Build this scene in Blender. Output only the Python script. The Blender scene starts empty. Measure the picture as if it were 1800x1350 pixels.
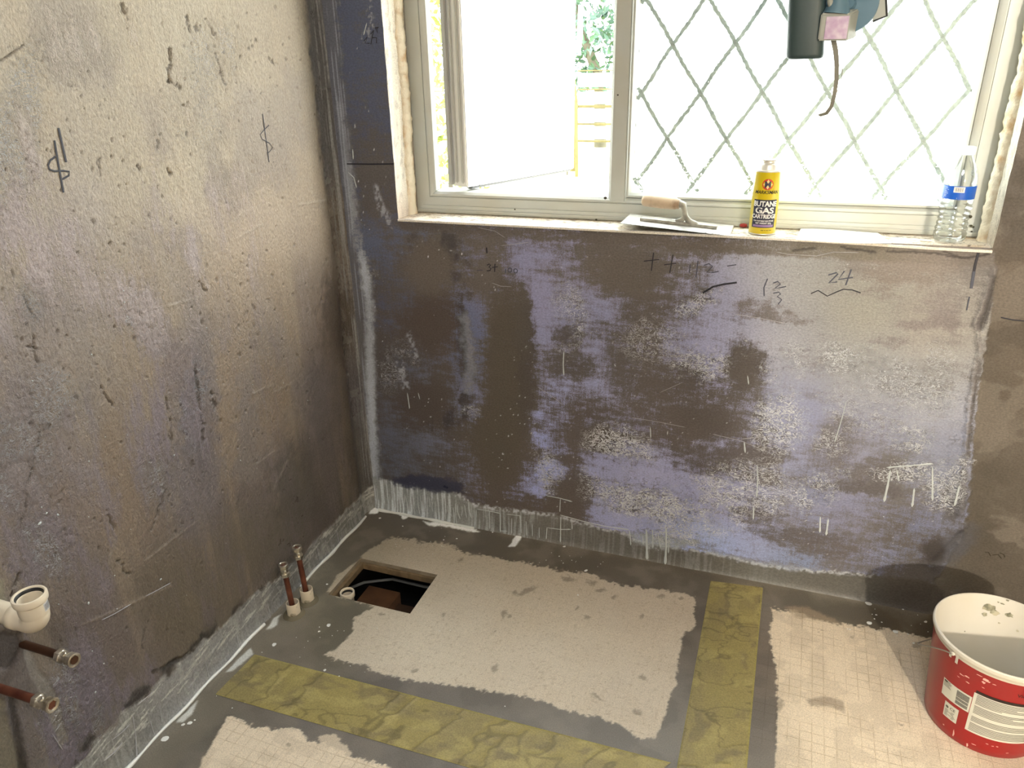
import bpy, bmesh, math, random
import numpy as np
from mathutils import Vector, Matrix, Euler

SC = bpy.context.scene
COL = SC.collection
random.seed(7)
RNG = np.random.default_rng(11)

# ------------------------------------------------------------------ camera
FPX = 1298.74                                    # focal length in pixels of the 1800 x 1350 frame
CAM = np.array([1.19225, -1.86088, 1.36955])
EUL = Euler((math.radians(66.8792), math.radians(1.1104), math.radians(19.5135)), 'XYZ')
ROT = np.array(EUL.to_matrix())
cd = bpy.data.cameras.new('camera')
cd.sensor_width = 36.0
cd.lens = FPX / 1800 * 36.0
cd.clip_start = 0.02
cam = bpy.data.objects.new('camera', cd)
cam.location = CAM
cam.rotation_euler = EUL
COL.objects.link(cam)
SC.camera = cam

# ------------------------------------------------------------------ world, lamps, exposure
SC.view_settings.view_transform = 'Standard'
SC.view_settings.look = 'None'
SC.view_settings.gamma = 1.0
SC.view_settings.exposure = 0.35
SC.view_settings.use_curve_mapping = False
SKY_STRENGTH = 11.0
W = bpy.data.worlds.new('sky')
SC.world = W
W.use_nodes = True
wn = W.node_tree
bg = wn.nodes['Background']
bg.inputs['Strength'].default_value = SKY_STRENGTH
bg.inputs['Color'].default_value = (0.95, 0.985, 1.0, 1)


def lamp(name, kind, loc, energy, color, size, aim=None):
    l = bpy.data.lights.new(name, kind)
    l.energy = energy
    l.color = color
    if kind == 'POINT':
        l.shadow_soft_size = size
    if kind == 'AREA':
        l.shape = 'DISK'
        l.size = size
    o = bpy.data.objects.new(name, l)
    o.location = loc
    if aim is not None:
        o.rotation_euler = (Vector(aim) - Vector(loc)).to_track_quat('-Z', 'Y').to_euler()
    COL.objects.link(o)
    return o


# the warm bulb of the adjoining space (throws the bucket's shadow), and an added, unseen fill light at the ceiling
lamp('hall_lamp', 'POINT', (2.42, -3.65, 1.62), 330.0, (1.0, 0.90, 0.74), 0.05)
lamp('ceiling_fill', 'AREA', (1.25, -2.3, 2.28), 19.0, (0.94, 0.97, 1.0), 0.6, (1.2, -1.9, 0))
# window opening marked as the way in for the daylight (a sampling portal: adds no light)
pl = bpy.data.lights.new('window_portal', 'AREA')
pl.shape = 'RECTANGLE'
pl.size = 1.45
pl.size_y = 1.06
po = bpy.data.objects.new('window_portal', pl)
po.location = (0.914, 0.27, 1.52)
po.rotation_euler = (math.radians(-90), 0, 0)
COL.objects.link(po)
pl.cycles.is_portal = True


# ------------------------------------------------------------------ photograph geometry -> place
def ray(x, y):
    return ROT @ np.array([x - 900.0, -(y - 675.0), -FPX])


def hit(x, y, ax, v):
    d = ray(x, y)
    return CAM + d * (v - CAM[ax]) / d[ax]


def proj(P):
    q = (np.asarray(P, float) - CAM) @ ROT
    return 900 + FPX * q[..., 0] / -q[..., 2], 675 - FPX * q[..., 1] / -q[..., 2]


def hit_cone(x, y, c, r0, r1, h, z0=0.0):
    """first point of the view ray on an upright cone; returns angle, z"""
    d = ray(x, y)
    o = CAM - np.array([c[0], c[1], z0])
    k = (r1 - r0) / h
    A = d[0]**2 + d[1]**2 - (k * d[2])**2
    rr = r0 + k * o[2]
    B = 2 * (o[0] * d[0] + o[1] * d[1] - k * d[2] * rr)
    Cc = o[0]**2 + o[1]**2 - rr**2
    t = (-B - math.sqrt(max(B * B - 4 * A * Cc, 0))) / (2 * A)
    p = o + d * t
    return math.atan2(p[1], p[0]), p[2] + z0


# ------------------------------------------------------------------ noise
def _hash(xi, yi, s):
    with np.errstate(over='ignore'):
        h = (xi.astype(np.int64) * 374761393 + yi.astype(np.int64) * 668265263 + s * 1442695041) & 0xffffffff
        h = ((h ^ (h >> 13)) * 1274126177) & 0xffffffff
        h = (h ^ (h >> 16)) & 0xffffff
    return h.astype(np.float32) / 16777215.0


def vnoise(x, y, s=0):
    xi = np.floor(x); yi = np.floor(y)
    fx = (x - xi).astype(np.float32); fy = (y - yi).astype(np.float32)
    fx = fx * fx * (3 - 2 * fx); fy = fy * fy * (3 - 2 * fy)
    a = _hash(xi, yi, s); b = _hash(xi + 1, yi, s); c = _hash(xi, yi + 1, s); d = _hash(xi + 1, yi + 1, s)
    return (a + (b - a) * fx) * (1 - fy) + (c + (d - c) * fx) * fy


def fbm(x, y, s=0, o=4):
    t = 0; a = 0.5; n = 0
    for i in range(o):
        t = t + a * vnoise(x * 2**i + 17.3 * i, y * 2**i - 9.1 * i, s + i * 31)
        n += a; a *= 0.5
    return t / n


def sstep(e0, e1, x):
    t = np.clip((x - e0) / (e1 - e0), 0, 1)
    return t * t * (3 - 2 * t)


def lin(*c, k=1.0):
    return np.array([((v / 255.0 + 0.055) / 1.055)**2.4 if v > 10 else v / 255.0 / 12.92 for v in c[:3]]) * k


# ------------------------------------------------------------------ materials
MATS = {}


def mat(name, color, rough=0.5, metal=0.0, spec=0.5, bump=0.0, bscale=120.0, var=0.0, vscale=20.0, vcol=None, coat=0.0, vthr=None):
    """procedural principled material: noise driven colour variation and fine relief"""
    if name in MATS:
        return MATS[name]
    m = bpy.data.materials.new(name)
    m.use_nodes = True
    nt = m.node_tree
    b = nt.nodes['Principled BSDF']
    b.inputs['Base Color'].default_value = (*color, 1)
    b.inputs['Roughness'].default_value = rough
    b.inputs['Metallic'].default_value = metal
    b.inputs['Specular IOR Level'].default_value = spec
    b.inputs['Coat Weight'].default_value = coat
    tc = nt.nodes.new('ShaderNodeTexCoord')
    if var > 0 or vcol is not None:
        n = nt.nodes.new('ShaderNodeTexNoise')
        n.inputs['Scale'].default_value = vscale
        n.inputs['Detail'].default_value = 5
        nt.links.new(tc.outputs['Object'], n.inputs['Vector'])
        r = nt.nodes.new('ShaderNodeValToRGB')
        c0 = color; c1 = vcol if vcol is not None else tuple(max(0, c * (1 - var)) for c in color)
        r.color_ramp.elements[0].color = (*c0, 1)
        r.color_ramp.elements[1].color = (*c1, 1)
        e = vthr or (0.35, 0.7)
        r.color_ramp.elements[0].position = e[0]
        r.color_ramp.elements[1].position = e[1]
        nt.links.new(n.outputs['Fac'], r.inputs['Fac'])
        nt.links.new(r.outputs['Color'], b.inputs['Base Color'])
    if bump > 0:
        n2 = nt.nodes.new('ShaderNodeTexNoise')
        n2.inputs['Scale'].default_value = bscale
        n2.inputs['Detail'].default_value = 4
        nt.links.new(tc.outputs['Object'], n2.inputs['Vector'])
        bp = nt.nodes.new('ShaderNodeBump')
        bp.inputs['Strength'].default_value = bump
        bp.inputs['Distance'].default_value = 0.002
        nt.links.new(n2.outputs['Fac'], bp.inputs['Height'])
        nt.links.new(bp.outputs['Normal'], b.inputs['Normal'])
    MATS[name] = m
    return m


def painted(name, fine=260.0, streak=(1, 1, 1), grid=False, spec=0.5, film_glints=False, deep=0.003, brush=(.35, 1, 1), fgain=1.0):
    """surface whose pigment is a colour attribute; nodes add grain, relief and (floor) the boards' embossed grid"""
    m = bpy.data.materials.new(name)
    m.use_nodes = True
    nt = m.node_tree
    L = nt.links.new
    b = nt.nodes['Principled BSDF']
    b.inputs['Specular IOR Level'].default_value = spec
    ca = nt.nodes.new('ShaderNodeAttribute'); ca.attribute_name = 'pigment'
    ra = nt.nodes.new('ShaderNodeAttribute'); ra.attribute_name = 'gloss'
    ba = nt.nodes.new('ShaderNodeAttribute'); ba.attribute_name = 'relief'
    tc = nt.nodes.new('ShaderNodeTexCoord')
    mp = nt.nodes.new('ShaderNodeMapping'); mp.inputs['Scale'].default_value = streak
    L(tc.outputs['Object'], mp.inputs['Vector'])
    n1 = nt.nodes.new('ShaderNodeTexNoise'); n1.inputs['Scale'].default_value = fine
    n1.inputs['Detail'].default_value = 6; n1.inputs['Roughness'].default_value = 0.65
    L(mp.outputs['Vector'], n1.inputs['Vector'])
    n2 = nt.nodes.new('ShaderNodeTexNoise'); n2.inputs['Scale'].default_value = fine * 0.3
    n2.inputs['Detail'].default_value = 5; n2.inputs['Roughness'].default_value = 0.6
    L(tc.outputs['Object'], n2.inputs['Vector'])
    mr = nt.nodes.new('ShaderNodeMapRange')
    mr.inputs['From Min'].default_value = 0.3; mr.inputs['From Max'].default_value = 0.7
    mr.inputs['To Min'].default_value = 0.74; mr.inputs['To Max'].default_value = 1.26
    L(n1.outputs['Fac'], mr.inputs['Value'])
    mul = nt.nodes.new('ShaderNodeMix'); mul.data_type = 'RGBA'; mul.blend_type = 'MULTIPLY'
    mul.inputs['Factor'].default_value = 1.0
    L(ca.outputs['Color'], mul.inputs[6])
    L(mr.outputs['Result'], mul.inputs[7])
    colour = mul.outputs[2]
    add = nt.nodes.new('ShaderNodeMath'); add.operation = 'ADD'
    L(n1.outputs['Fac'], add.inputs[0]); L(n2.outputs['Fac'], add.inputs[1])
    height = add.outputs[0]
    if film_glints:
        # thin film of tanking paint over the plaster: grainy, brushed edges
        fl = nt.nodes.new('ShaderNodeAttribute'); fl.attribute_name = 'film'
        fc = nt.nodes.new('ShaderNodeAttribute'); fc.attribute_name = 'pigment_b'
        mh = nt.nodes.new('ShaderNodeMapping'); mh.inputs['Scale'].default_value = brush
        L(tc.outputs['Object'], mh.inputs['Vector'])
        ng = nt.nodes.new('ShaderNodeTexNoise'); ng.inputs['Scale'].default_value = 330; ng.inputs['Detail'].default_value = 3; ng.inputs['Roughness'].default_value = .7
        L(tc.outputs['Object'], ng.inputs['Vector'])
        ns = nt.nodes.new('ShaderNodeTexNoise'); ns.inputs['Scale'].default_value = 70; ns.inputs['Detail'].default_value = 4; ns.inputs['Roughness'].default_value = .65
        L(mh.outputs['Vector'], ns.inputs['Vector'])
        s1 = nt.nodes.new('ShaderNodeMath'); s1.operation = 'MULTIPLY_ADD'; s1.inputs[1].default_value = 1.5; s1.inputs[2].default_value = -.75; L(ng.outputs['Fac'], s1.inputs[0])
        s2 = nt.nodes.new('ShaderNodeMath'); s2.operation = 'MULTIPLY_ADD'; s2.inputs[1].default_value = 1.7; s2.inputs[2].default_value = -.85; L(ns.outputs['Fac'], s2.inputs[0])
        mv = nt.nodes.new('ShaderNodeMapping'); mv.inputs['Scale'].default_value = (1.6, 1.6, .22)
        L(tc.outputs['Object'], mv.inputs['Vector'])
        nv = nt.nodes.new('ShaderNodeTexNoise'); nv.inputs['Scale'].default_value = 80; nv.inputs['Detail'].default_value = 4; nv.inputs['Roughness'].default_value = .65
        L(mv.outputs['Vector'], nv.inputs['Vector'])
        s2v = nt.nodes.new('ShaderNodeMath'); s2v.operation = 'MULTIPLY_ADD'; s2v.inputs[1].default_value = .9; s2v.inputs[2].default_value = -.45; L(nv.outputs['Fac'], s2v.inputs[0])
        s2w = nt.nodes.new('ShaderNodeMath'); s2w.operation = 'ADD'; L(s2.outputs[0], s2w.inputs[0]); L(s2v.outputs[0], s2w.inputs[1])
        s3 = nt.nodes.new('ShaderNodeMath'); s3.operation = 'ADD'; L(s1.outputs[0], s3.inputs[0]); L(s2w.outputs[0], s3.inputs[1])
        s4 = nt.nodes.new('ShaderNodeMath'); s4.operation = 'ADD'; L(s3.outputs[0], s4.inputs[0]); L(fl.outputs['Fac'], s4.inputs[1])
        s5 = nt.nodes.new('ShaderNodeMapRange'); s5.inputs['From Min'].default_value = .26; s5.inputs['From Max'].default_value = .84; L(s4.outputs[0], s5.inputs['Value'])
        s6 = nt.nodes.new('ShaderNodeMapRange'); s6.inputs['From Max'].default_value = .15; L(fl.outputs['Fac'], s6.inputs['Value'])
        s7 = nt.nodes.new('ShaderNodeMath'); s7.operation = 'MULTIPLY'; L(s5.outputs['Result'], s7.inputs[0]); L(s6.outputs['Result'], s7.inputs[1])
        m2 = nt.nodes.new('ShaderNodeMix'); m2.data_type = 'RGBA'; m2.blend_type = 'MULTIPLY'; m2.inputs['Factor'].default_value = 1.0
        L(fc.outputs['Color'], m2.inputs[6]); L(mr.outputs['Result'], m2.inputs[7])
        m3 = nt.nodes.new('ShaderNodeMix'); m3.data_type = 'RGBA'; L(s7.outputs[0], m3.inputs['Factor']); L(colour, m3.inputs[6]); L(m2.outputs[2], m3.inputs[7])
        colour = m3.outputs[2]
        s8 = nt.nodes.new('ShaderNodeMath'); s8.operation = 'MULTIPLY_ADD'; s8.inputs[1].default_value = .45; L(s7.outputs[0], s8.inputs[0]); L(height, s8.inputs[2])
        height = s8.outputs[0]
    if grid:
        ga = nt.nodes.new('ShaderNodeAttribute'); ga.attribute_name = 'board'
        rotn = nt.nodes.new('ShaderNodeMapping')
        rotn.inputs['Rotation'].default_value = (0, 0, 0.02)
        L(tc.outputs['Object'], rotn.inputs['Vector'])
        sp = nt.nodes.new('ShaderNodeSeparateXYZ'); L(rotn.outputs['Vector'], sp.inputs[0])
        outs = []
        for ax in ('X', 'Y'):
            d = nt.nodes.new('ShaderNodeMath'); d.operation = 'DIVIDE'; d.inputs[1].default_value = 0.0255
            L(sp.outputs[ax], d.inputs[0])
            f_ = nt.nodes.new('ShaderNodeMath'); f_.operation = 'FRACT'; L(d.outputs[0], f_.inputs[0])
            s_ = nt.nodes.new('ShaderNodeMath'); s_.operation = 'SUBTRACT'; s_.inputs[1].default_value = 0.5; L(f_.outputs[0], s_.inputs[0])
            a_ = nt.nodes.new('ShaderNodeMath'); a_.operation = 'ABSOLUTE'; L(s_.outputs[0], a_.inputs[0])
            g_ = nt.nodes.new('ShaderNodeMapRange'); g_.inputs['From Min'].default_value = 0.435; g_.inputs['From Max'].default_value = 0.475
            L(a_.outputs[0], g_.inputs['Value']); outs.append(g_.outputs['Result'])
        mx = nt.nodes.new('ShaderNodeMath'); mx.operation = 'MAXIMUM'
        L(outs[0], mx.inputs[0]); L(outs[1], mx.inputs[1])
        br = nt.nodes.new('ShaderNodeMath'); br.operation = 'MULTIPLY'     # lines fade in and out
        n3 = nt.nodes.new('ShaderNodeTexNoise'); n3.inputs['Scale'].default_value = 14; L(tc.outputs['Object'], n3.inputs['Vector'])
        mr3 = nt.nodes.new('ShaderNodeMapRange'); mr3.inputs['From Min'].default_value = 0.35; mr3.inputs['From Max'].default_value = 0.6
        L(n3.outputs['Fac'], mr3.inputs['Value'])
        L(mx.outputs[0], br.inputs[0]); L(mr3.outputs['Result'], br.inputs[1])
        gm = nt.nodes.new('ShaderNodeMath'); gm.operation = 'MULTIPLY'
        L(br.outputs[0], gm.inputs[0]); L(ga.outputs['Fac'], gm.inputs[1])
        dk = nt.nodes.new('ShaderNodeMix'); dk.data_type = 'RGBA'; dk.blend_type = 'MULTIPLY'
        L(gm.outputs[0], dk.inputs['Factor'])
        L(colour, dk.inputs[6]); dk.inputs[7].default_value = (0.82, 0.79, 0.74, 1)
        colour = dk.outputs[2]
        sb = nt.nodes.new('ShaderNodeMath'); sb.operation = 'MULTIPLY_ADD'; sb.inputs[1].default_value = -0.9
        L(gm.outputs[0], sb.inputs[0]); L(height, sb.inputs[2])
        height = sb.outputs[0]
    if film_glints:
        # painted glints on raised film crackle: ridged noise wherever the 'board' attribute is high
        fa = nt.nodes.new('ShaderNodeAttribute'); fa.attribute_name = 'board'
        mpf = nt.nodes.new('ShaderNodeMapping'); mpf.inputs['Scale'].default_value = (1, 1, 1.5)
        L(tc.outputs['Object'], mpf.inputs['Vector'])
        nf = nt.nodes.new('ShaderNodeTexNoise'); nf.inputs['Scale'].default_value = 46; nf.inputs['Detail'].default_value = 4
        nf.inputs['Roughness'].default_value = .6; nf.inputs['Distortion'].default_value = 2.2
        L(mpf.outputs['Vector'], nf.inputs['Vector'])
        e1 = nt.nodes.new('ShaderNodeMath'); e1.operation = 'MULTIPLY_ADD'; e1.inputs[1].default_value = 2; e1.inputs[2].default_value = -1; L(nf.outputs['Fac'], e1.inputs[0])
        e2 = nt.nodes.new('ShaderNodeMath'); e2.operation = 'ABSOLUTE'; L(e1.outputs[0], e2.inputs[0])
        e3 = nt.nodes.new('ShaderNodeMath'); e3.operation = 'MULTIPLY_ADD'; e3.inputs[1].default_value = .112; e3.inputs[2].default_value = .0; L(fa.outputs['Fac'], e3.inputs[0])
        e4 = nt.nodes.new('ShaderNodeMath'); e4.operation = 'SUBTRACT'; L(e3.outputs[0], e4.inputs[0]); L(e2.outputs[0], e4.inputs[1])
        e5 = nt.nodes.new('ShaderNodeMapRange'); e5.inputs['From Min'].default_value = -.02; e5.inputs['From Max'].default_value = .05; L(e4.outputs[0], e5.inputs['Value'])
        e6 = nt.nodes.new('ShaderNodeMath'); e6.operation = 'MULTIPLY'; L(e5.outputs['Result'], e6.inputs[0])
        e7 = nt.nodes.new('ShaderNodeMapRange'); e7.inputs['From Max'].default_value = .25; L(fa.outputs['Fac'], e7.inputs['Value']); L(e7.outputs['Result'], e6.inputs[1])
        fm = nt.nodes.new('ShaderNodeMix'); fm.data_type = 'RGBA'; L(e6.outputs[0], fm.inputs['Factor']); L(colour, fm.inputs[6]); fm.inputs[7].default_value = (.76, .79, .84, 1)
        colour = fm.outputs[2]
        hb = nt.nodes.new('ShaderNodeMath'); hb.operation = 'MULTIPLY_ADD'; hb.inputs[1].default_value = 1.3; L(e6.outputs[0], hb.inputs[0]); L(height, hb.inputs[2])
        height = hb.outputs[0]
    L(colour, b.inputs['Base Color'])
    L(ra.outputs['Fac'], b.inputs['Roughness'])
    bp = nt.nodes.new('ShaderNodeBump')
    bp.inputs['Distance'].default_value = deep
    L(ba.outputs['Fac'], bp.inputs['Strength'])
    L(height, bp.inputs['Height'])
    L(bp.outputs['Normal'], b.inputs['Normal'])
    return m


# ------------------------------------------------------------------ object helpers
def link(name, me, material=None, parent=None, smooth=False):
    o = bpy.data.objects.new(name, me)
    if material is not None:
        me.materials.append(material)
    if smooth:
        me.polygons.foreach_set('use_smooth', [True] * len(me.polygons))
    COL.objects.link(o)
    if parent is not None:
        o.parent = parent
    return o


def obj(name, bm, material=None, parent=None, smooth=False):
    me = bpy.data.meshes.new(name)
    bmesh.ops.recalc_face_normals(bm, faces=bm.faces[:])
    bm.to_mesh(me); bm.free()
    return link(name, me, material, parent, smooth)


def pymesh(name, V, F, material=None, parent=None, smooth=False):
    me = bpy.data.meshes.new(name)
    me.from_pydata([tuple(map(float, v)) for v in V], [], [tuple(map(int, f)) for f in F])
    me.update()
    return link(name, me, material, parent, smooth)


def tag(o, label=None, cat=None, group=None, kind=None):
    if label: o['label'] = label
    if cat: o['category'] = cat
    if group: o['group'] = group
    if kind: o['kind'] = kind
    return o


def empty(name, loc, label=None, cat=None, group=None):
    o = bpy.data.objects.new(name, None)
    o.empty_display_size = 0.05
    o.location = loc
    COL.objects.link(o)
    return tag(o, label, cat, group)


def add_box(bm, lo, hi, bevel=0.0, seg=2):
    lo = Vector(lo); hi = Vector(hi)
    r = bmesh.ops.create_cube(bm, size=1.0)
    vs = r['verts']
    for v in vs:
        v.co = Vector((lo.x + (v.co.x + .5) * (hi.x - lo.x), lo.y + (v.co.y + .5) * (hi.y - lo.y), lo.z + (v.co.z + .5) * (hi.z - lo.z)))
    if bevel > 0:
        es = list({e for v in vs for e in v.link_edges})
        bmesh.ops.bevel(bm, geom=es, offset=bevel, segments=seg, affect='EDGES', profile=0.7)
    return bm


def frame_of(d):
    d = Vector(d).normalized()
    a = Vector((0, 0, 1)) if abs(d.z) < 0.9 else Vector((1, 0, 0))
    x = d.cross(a).normalized()
    return x, d.cross(x).normalized(), d


def sweep(path, radii, n=16, close=True, squash=None):
    """tube through points with a radius at each; returns V, F"""
    P = [Vector(p) for p in path]
    V = []; F = []
    x = None
    for i, p in enumerate(P):
        t = (P[min(i + 1, len(P) - 1)] - P[max(i - 1, 0)]).normalized()
        if x is None:
            x, _, _ = frame_of(t)
        x = (x - t * x.dot(t)).normalized()
        y = t.cross(x)
        r = radii[i] if hasattr(radii, '__len__') else radii
        for k in range(n):
            a = 2 * math.pi * k / n
            V.append(p + x * (r * math.cos(a)) + y * (r * math.sin(a)))
    for i in range(len(P) - 1):
        for k in range(n):
            F.append((i * n + k, i * n + (k + 1) % n, (i + 1) * n + (k + 1) % n, (i + 1) * n + k))
    if close:
        F.append(tuple(reversed(range(n))))
        F.append(tuple((len(P) - 1) * n + k for k in range(n)))
    return V, F


def lathe(prof, n=40, axis=(0, 0, 1), origin=(0, 0, 0), cap=True, poly=None):
    """revolve (radius, height) pairs about an axis; poly=6 keeps hexagonal flats"""
    x, y, d = frame_of(axis)
    o = Vector(origin); V = []; F = []
    for r, h in prof:
        for k in range(n):
            a = 2 * math.pi * k / n
            V.append(o + d * h + x * (r * math.cos(a)) + y * (r * math.sin(a)))
    m = len(prof)
    for i in range(m - 1):
        for k in range(n):
            F.append((i * n + k, i * n + (k + 1) % n, (i + 1) * n + (k + 1) % n, (i + 1) * n + k))
    if cap:
        F.append(tuple(reversed(range(n))))
        F.append(tuple((m - 1) * n + k for k in range(n)))
    return V, F


def merge(*vf):
    V = []; F = []
    for v, f in vf:
        o = len(V); V += list(v); F += [tuple(i + o for i in q) for q in f]
    return V, F


def auto(o, ang=40):
    """smooth shading with sharp edges kept"""
    me = o.data
    bm = bmesh.new(); bm.from_mesh(me)
    bmesh.ops.recalc_face_normals(bm, faces=bm.faces[:])
    for e in bm.edges:
        if len(e.link_faces) == 2:
            e.smooth = e.calc_face_angle(0) < math.radians(ang)
    for f in bm.faces: f.smooth = True
    bm.to_mesh(me); bm.free()
    return o


def copy_tree(o, parent=None):
    c = o.copy(); COL.objects.link(c)
    if parent is not None:
        c.parent = parent
    for ch in [x for x in SRC if x.parent == o]:
        copy_tree(ch, c)
    return c


SRC = []


def text_vf(s, size, align='CENTER', bold=0.0, xs=1.0, shear=0.0, space=1.0):
    """outline of a line of lettering as 2D verts and faces"""
    cu = bpy.data.curves.new('txt', 'FONT')
    cu.body = s; cu.size = size; cu.align_x = align; cu.offset = bold * size; cu.shear = shear; cu.space_character = space
    cu.resolution_u = 3
    t = bpy.data.objects.new('txt', cu)
    me = bpy.data.meshes.new_from_object(t)
    V = [(v.co.x * xs, v.co.y) for v in me.vertices]
    F = [tuple(p.vertices) for p in me.polygons]
    bpy.data.objects.remove(t); bpy.data.meshes.remove(me); bpy.data.curves.remove(cu)
    return V, F

# ------------------------------------------------------------------ painted surfaces (pigment, gloss, relief and height per vertex)
class Surf:
    def __init__(s, plane, A, B, base, seed=1):
        s.plane = plane; s.A = np.array(A); s.B = np.array(B); s.na = len(A); s.nb = len(B)
        s.a, s.b = [q.ravel().astype(np.float64) for q in np.meshgrid(s.A, s.B, indexing='ij')]
        N = len(s.a)
        s.h = np.zeros(N)
        s.col = np.tile(np.array(base, float), (N, 1))
        s.gloss = np.full(N, 0.6); s.relief = np.full(N, 0.35); s.board = np.zeros(N); s.film = np.zeros(N); s.fcol = s.col.copy()
        s.u, s.v = proj(s.pos(np.zeros(N)))
        behind = ((s.pos(np.zeros(N)) - CAM) @ ROT)[:, 2] > -0.05
        s.u[behind] = -9999; s.v[behind] = -9999
        w = s.a * 60; q = s.b * 60
        s.n1 = fbm(s.a * 45, s.b * 45, seed + 1, 4) - 0.5       # ragged edges
        s.n2 = fbm(s.a * 45, s.b * 45, seed + 2, 4) - 0.5
        s.n3 = fbm(s.a * 160, s.b * 160, seed + 3, 3) - 0.5
        s.seed = seed

    def pos(s, h):
        if s.plane == 'back': return np.stack([s.a, -h, s.b], -1)
        if s.plane == 'left': return np.stack([h, s.a, s.b], -1)
        return np.stack([s.a, s.b, h], -1)

    def at(s, x, y, lift=0.0):
        """photo pixel -> point on the surface, standing lift proud of its relief"""
        ax = {'back': 1, 'left': 0, 'floor': 2}[s.plane]
        p = hit(x, y, ax, 0.0)
        a, b = {'back': (p[0], p[2]), 'left': (p[1], p[2]), 'floor': (p[0], p[1])}[s.plane]
        i = min(max(np.searchsorted(s.A, a), 1), s.na - 2); j = min(max(np.searchsorted(s.B, b), 1), s.nb - 2)
        hh = max(s.h[(i + di) * s.nb + j + dj] for di in (-1, 0) for dj in (-1, 0)) + lift
        if s.plane == 'back': p[1] = -hh
        elif s.plane == 'left': p[0] = hh
        else: p[2] = hh
        return p

    def normal(s):
        return {'back': Vector((0, -1, 0)), 'left': Vector((1, 0, 0)), 'floor': Vector((0, 0, 1))}[s.plane]

    def warp(s, amp, fine=0.0):
        return s.u + amp * 2 * s.n1 + fine * 2 * s.n3, s.v + amp * 2 * s.n2 - fine * 2 * s.n3

    def blob(s, cx, cy, rx, ry, ang=0.0, soft=0.5, amp=6, fine=0.0):
        u, v = s.warp(amp, fine)
        c, q = math.cos(math.radians(ang)), math.sin(math.radians(ang))
        x = ((u - cx) * c + (v - cy) * q) / rx; y = (-(u - cx) * q + (v - cy) * c) / ry
        return 1 - sstep(1 - soft, 1 + soft, np.sqrt(x * x + y * y))

    def poly(s, pts, soft=2.0, amp=4, fine=0.0):
        P = np.array(pts, float); out = np.zeros(len(s.u))
        pad = soft + 2 * amp + 2 * fine + 4
        k = np.nonzero((s.u > P[:, 0].min() - pad) & (s.u < P[:, 0].max() + pad) & (s.v > P[:, 1].min() - pad) & (s.v < P[:, 1].max() + pad))[0]
        if len(k) == 0: return out
        u, v = s.warp(amp, fine); u = u[k]; v = v[k]
        d = np.full(len(k), 1e9); ins = np.zeros(len(k), bool)
        for i in range(len(P)):
            a = P[i]; b = P[(i + 1) % len(P)]; e = b - a
            t = np.clip(((u - a[0]) * e[0] + (v - a[1]) * e[1]) / (e @ e + 1e-9), 0, 1)
            d = np.minimum(d, np.hypot(u - a[0] - t * e[0], v - a[1] - t * e[1]))
            cr = ((a[1] > v) != (b[1] > v)) & (u < (b[0] - a[0]) * (v - a[1]) / (b[1] - a[1] + 1e-12) + a[0])
            ins ^= cr
        out[k] = sstep(-soft, soft, np.where(ins, d, -d))
        return out

    def line(s, pts, width, soft=1.0, amp=0.0, fine=0.0):
        P = np.array(pts, float); out = np.zeros(len(s.u))
        pad = width + soft + 2 * amp + 2 * fine + 4
        k = np.nonzero((s.u > P[:, 0].min() - pad) & (s.u < P[:, 0].max() + pad) & (s.v > P[:, 1].min() - pad) & (s.v < P[:, 1].max() + pad))[0]
        if len(k) == 0: return out
        u, v = s.warp(amp, fine); u = u[k]; v = v[k]
        d = np.full(len(k), 1e9)
        for i in range(len(P) - 1):
            a = P[i]; b = P[i + 1]; e = b - a
            t = np.clip(((u - a[0]) * e[0] + (v - a[1]) * e[1]) / (e @ e + 1e-9), 0, 1)
            d = np.minimum(d, np.hypot(u - a[0] - t * e[0], v - a[1] - t * e[1]))
        out[k] = 1 - sstep(width / 2 - soft, width / 2 + soft, d)
        return out

    def field(s, pts, power=3.0, eps=400.0):
        """smooth field through control points (x, y, value or colour)"""
        num = 0; den = 0
        for p in pts:
            w = 1.0 / ((s.u - p[0])**2 + (s.v - p[1])**2 + eps)**(power / 2)
            val = np.asarray(p[2], float)
            num = num + (w[:, None] * val if val.ndim else w * val)
            den = den + w
        return num / (den[:, None] if np.ndim(num) == 2 else den)

    def mix(s, m, c, gloss=None, relief=None):
        c = np.asarray(c, float)
        s.col += m[:, None] * (c - s.col)
        s.film *= 1 - m
        if gloss is not None: s.gloss += m * (gloss - s.gloss)
        if relief is not None: s.relief += m * (relief - s.relief)

    def build(s, name, material, drop=None, parent=None):
        P = s.pos(s.h)
        me = bpy.data.meshes.new(name)
        ii, jj = np.meshgrid(np.arange(s.na - 1), np.arange(s.nb - 1), indexing='ij')
        keep = np.ones(ii.shape, bool)
        if drop is not None:
            ca = (s.A[:-1] + s.A[1:]) / 2; cb = (s.B[:-1] + s.B[1:]) / 2
            for lo_a, hi_a, lo_b, hi_b in drop:
                keep &= ~((ca[:, None] > lo_a) & (ca[:, None] < hi_a) & (cb[None, :] > lo_b) & (cb[None, :] < hi_b))
        i = ii[keep]; j = jj[keep]
        q = np.stack([i * s.nb + j, (i + 1) * s.nb + j, (i + 1) * s.nb + j + 1, i * s.nb + j + 1], 1)
        used, inv = np.unique(q, return_inverse=True)
        q = inv.reshape(q.shape)
        P = P[used]
        me.vertices.add(len(P)); me.vertices.foreach_set('co', P.astype(np.float32).ravel())
        me.loops.add(q.size); me.loops.foreach_set('vertex_index', q.astype(np.int32).ravel())
        me.polygons.add(len(q)); me.polygons.foreach_set('loop_start', (np.arange(len(q)) * 4).astype(np.int32))
        me.polygons.foreach_set('use_smooth', np.ones(len(q), bool))
        me.update(calc_edges=True)
        rgba = np.ones((len(P), 4), np.float32); rgba[:, :3] = np.clip(s.col[used], 0.004, 0.92)
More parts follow.
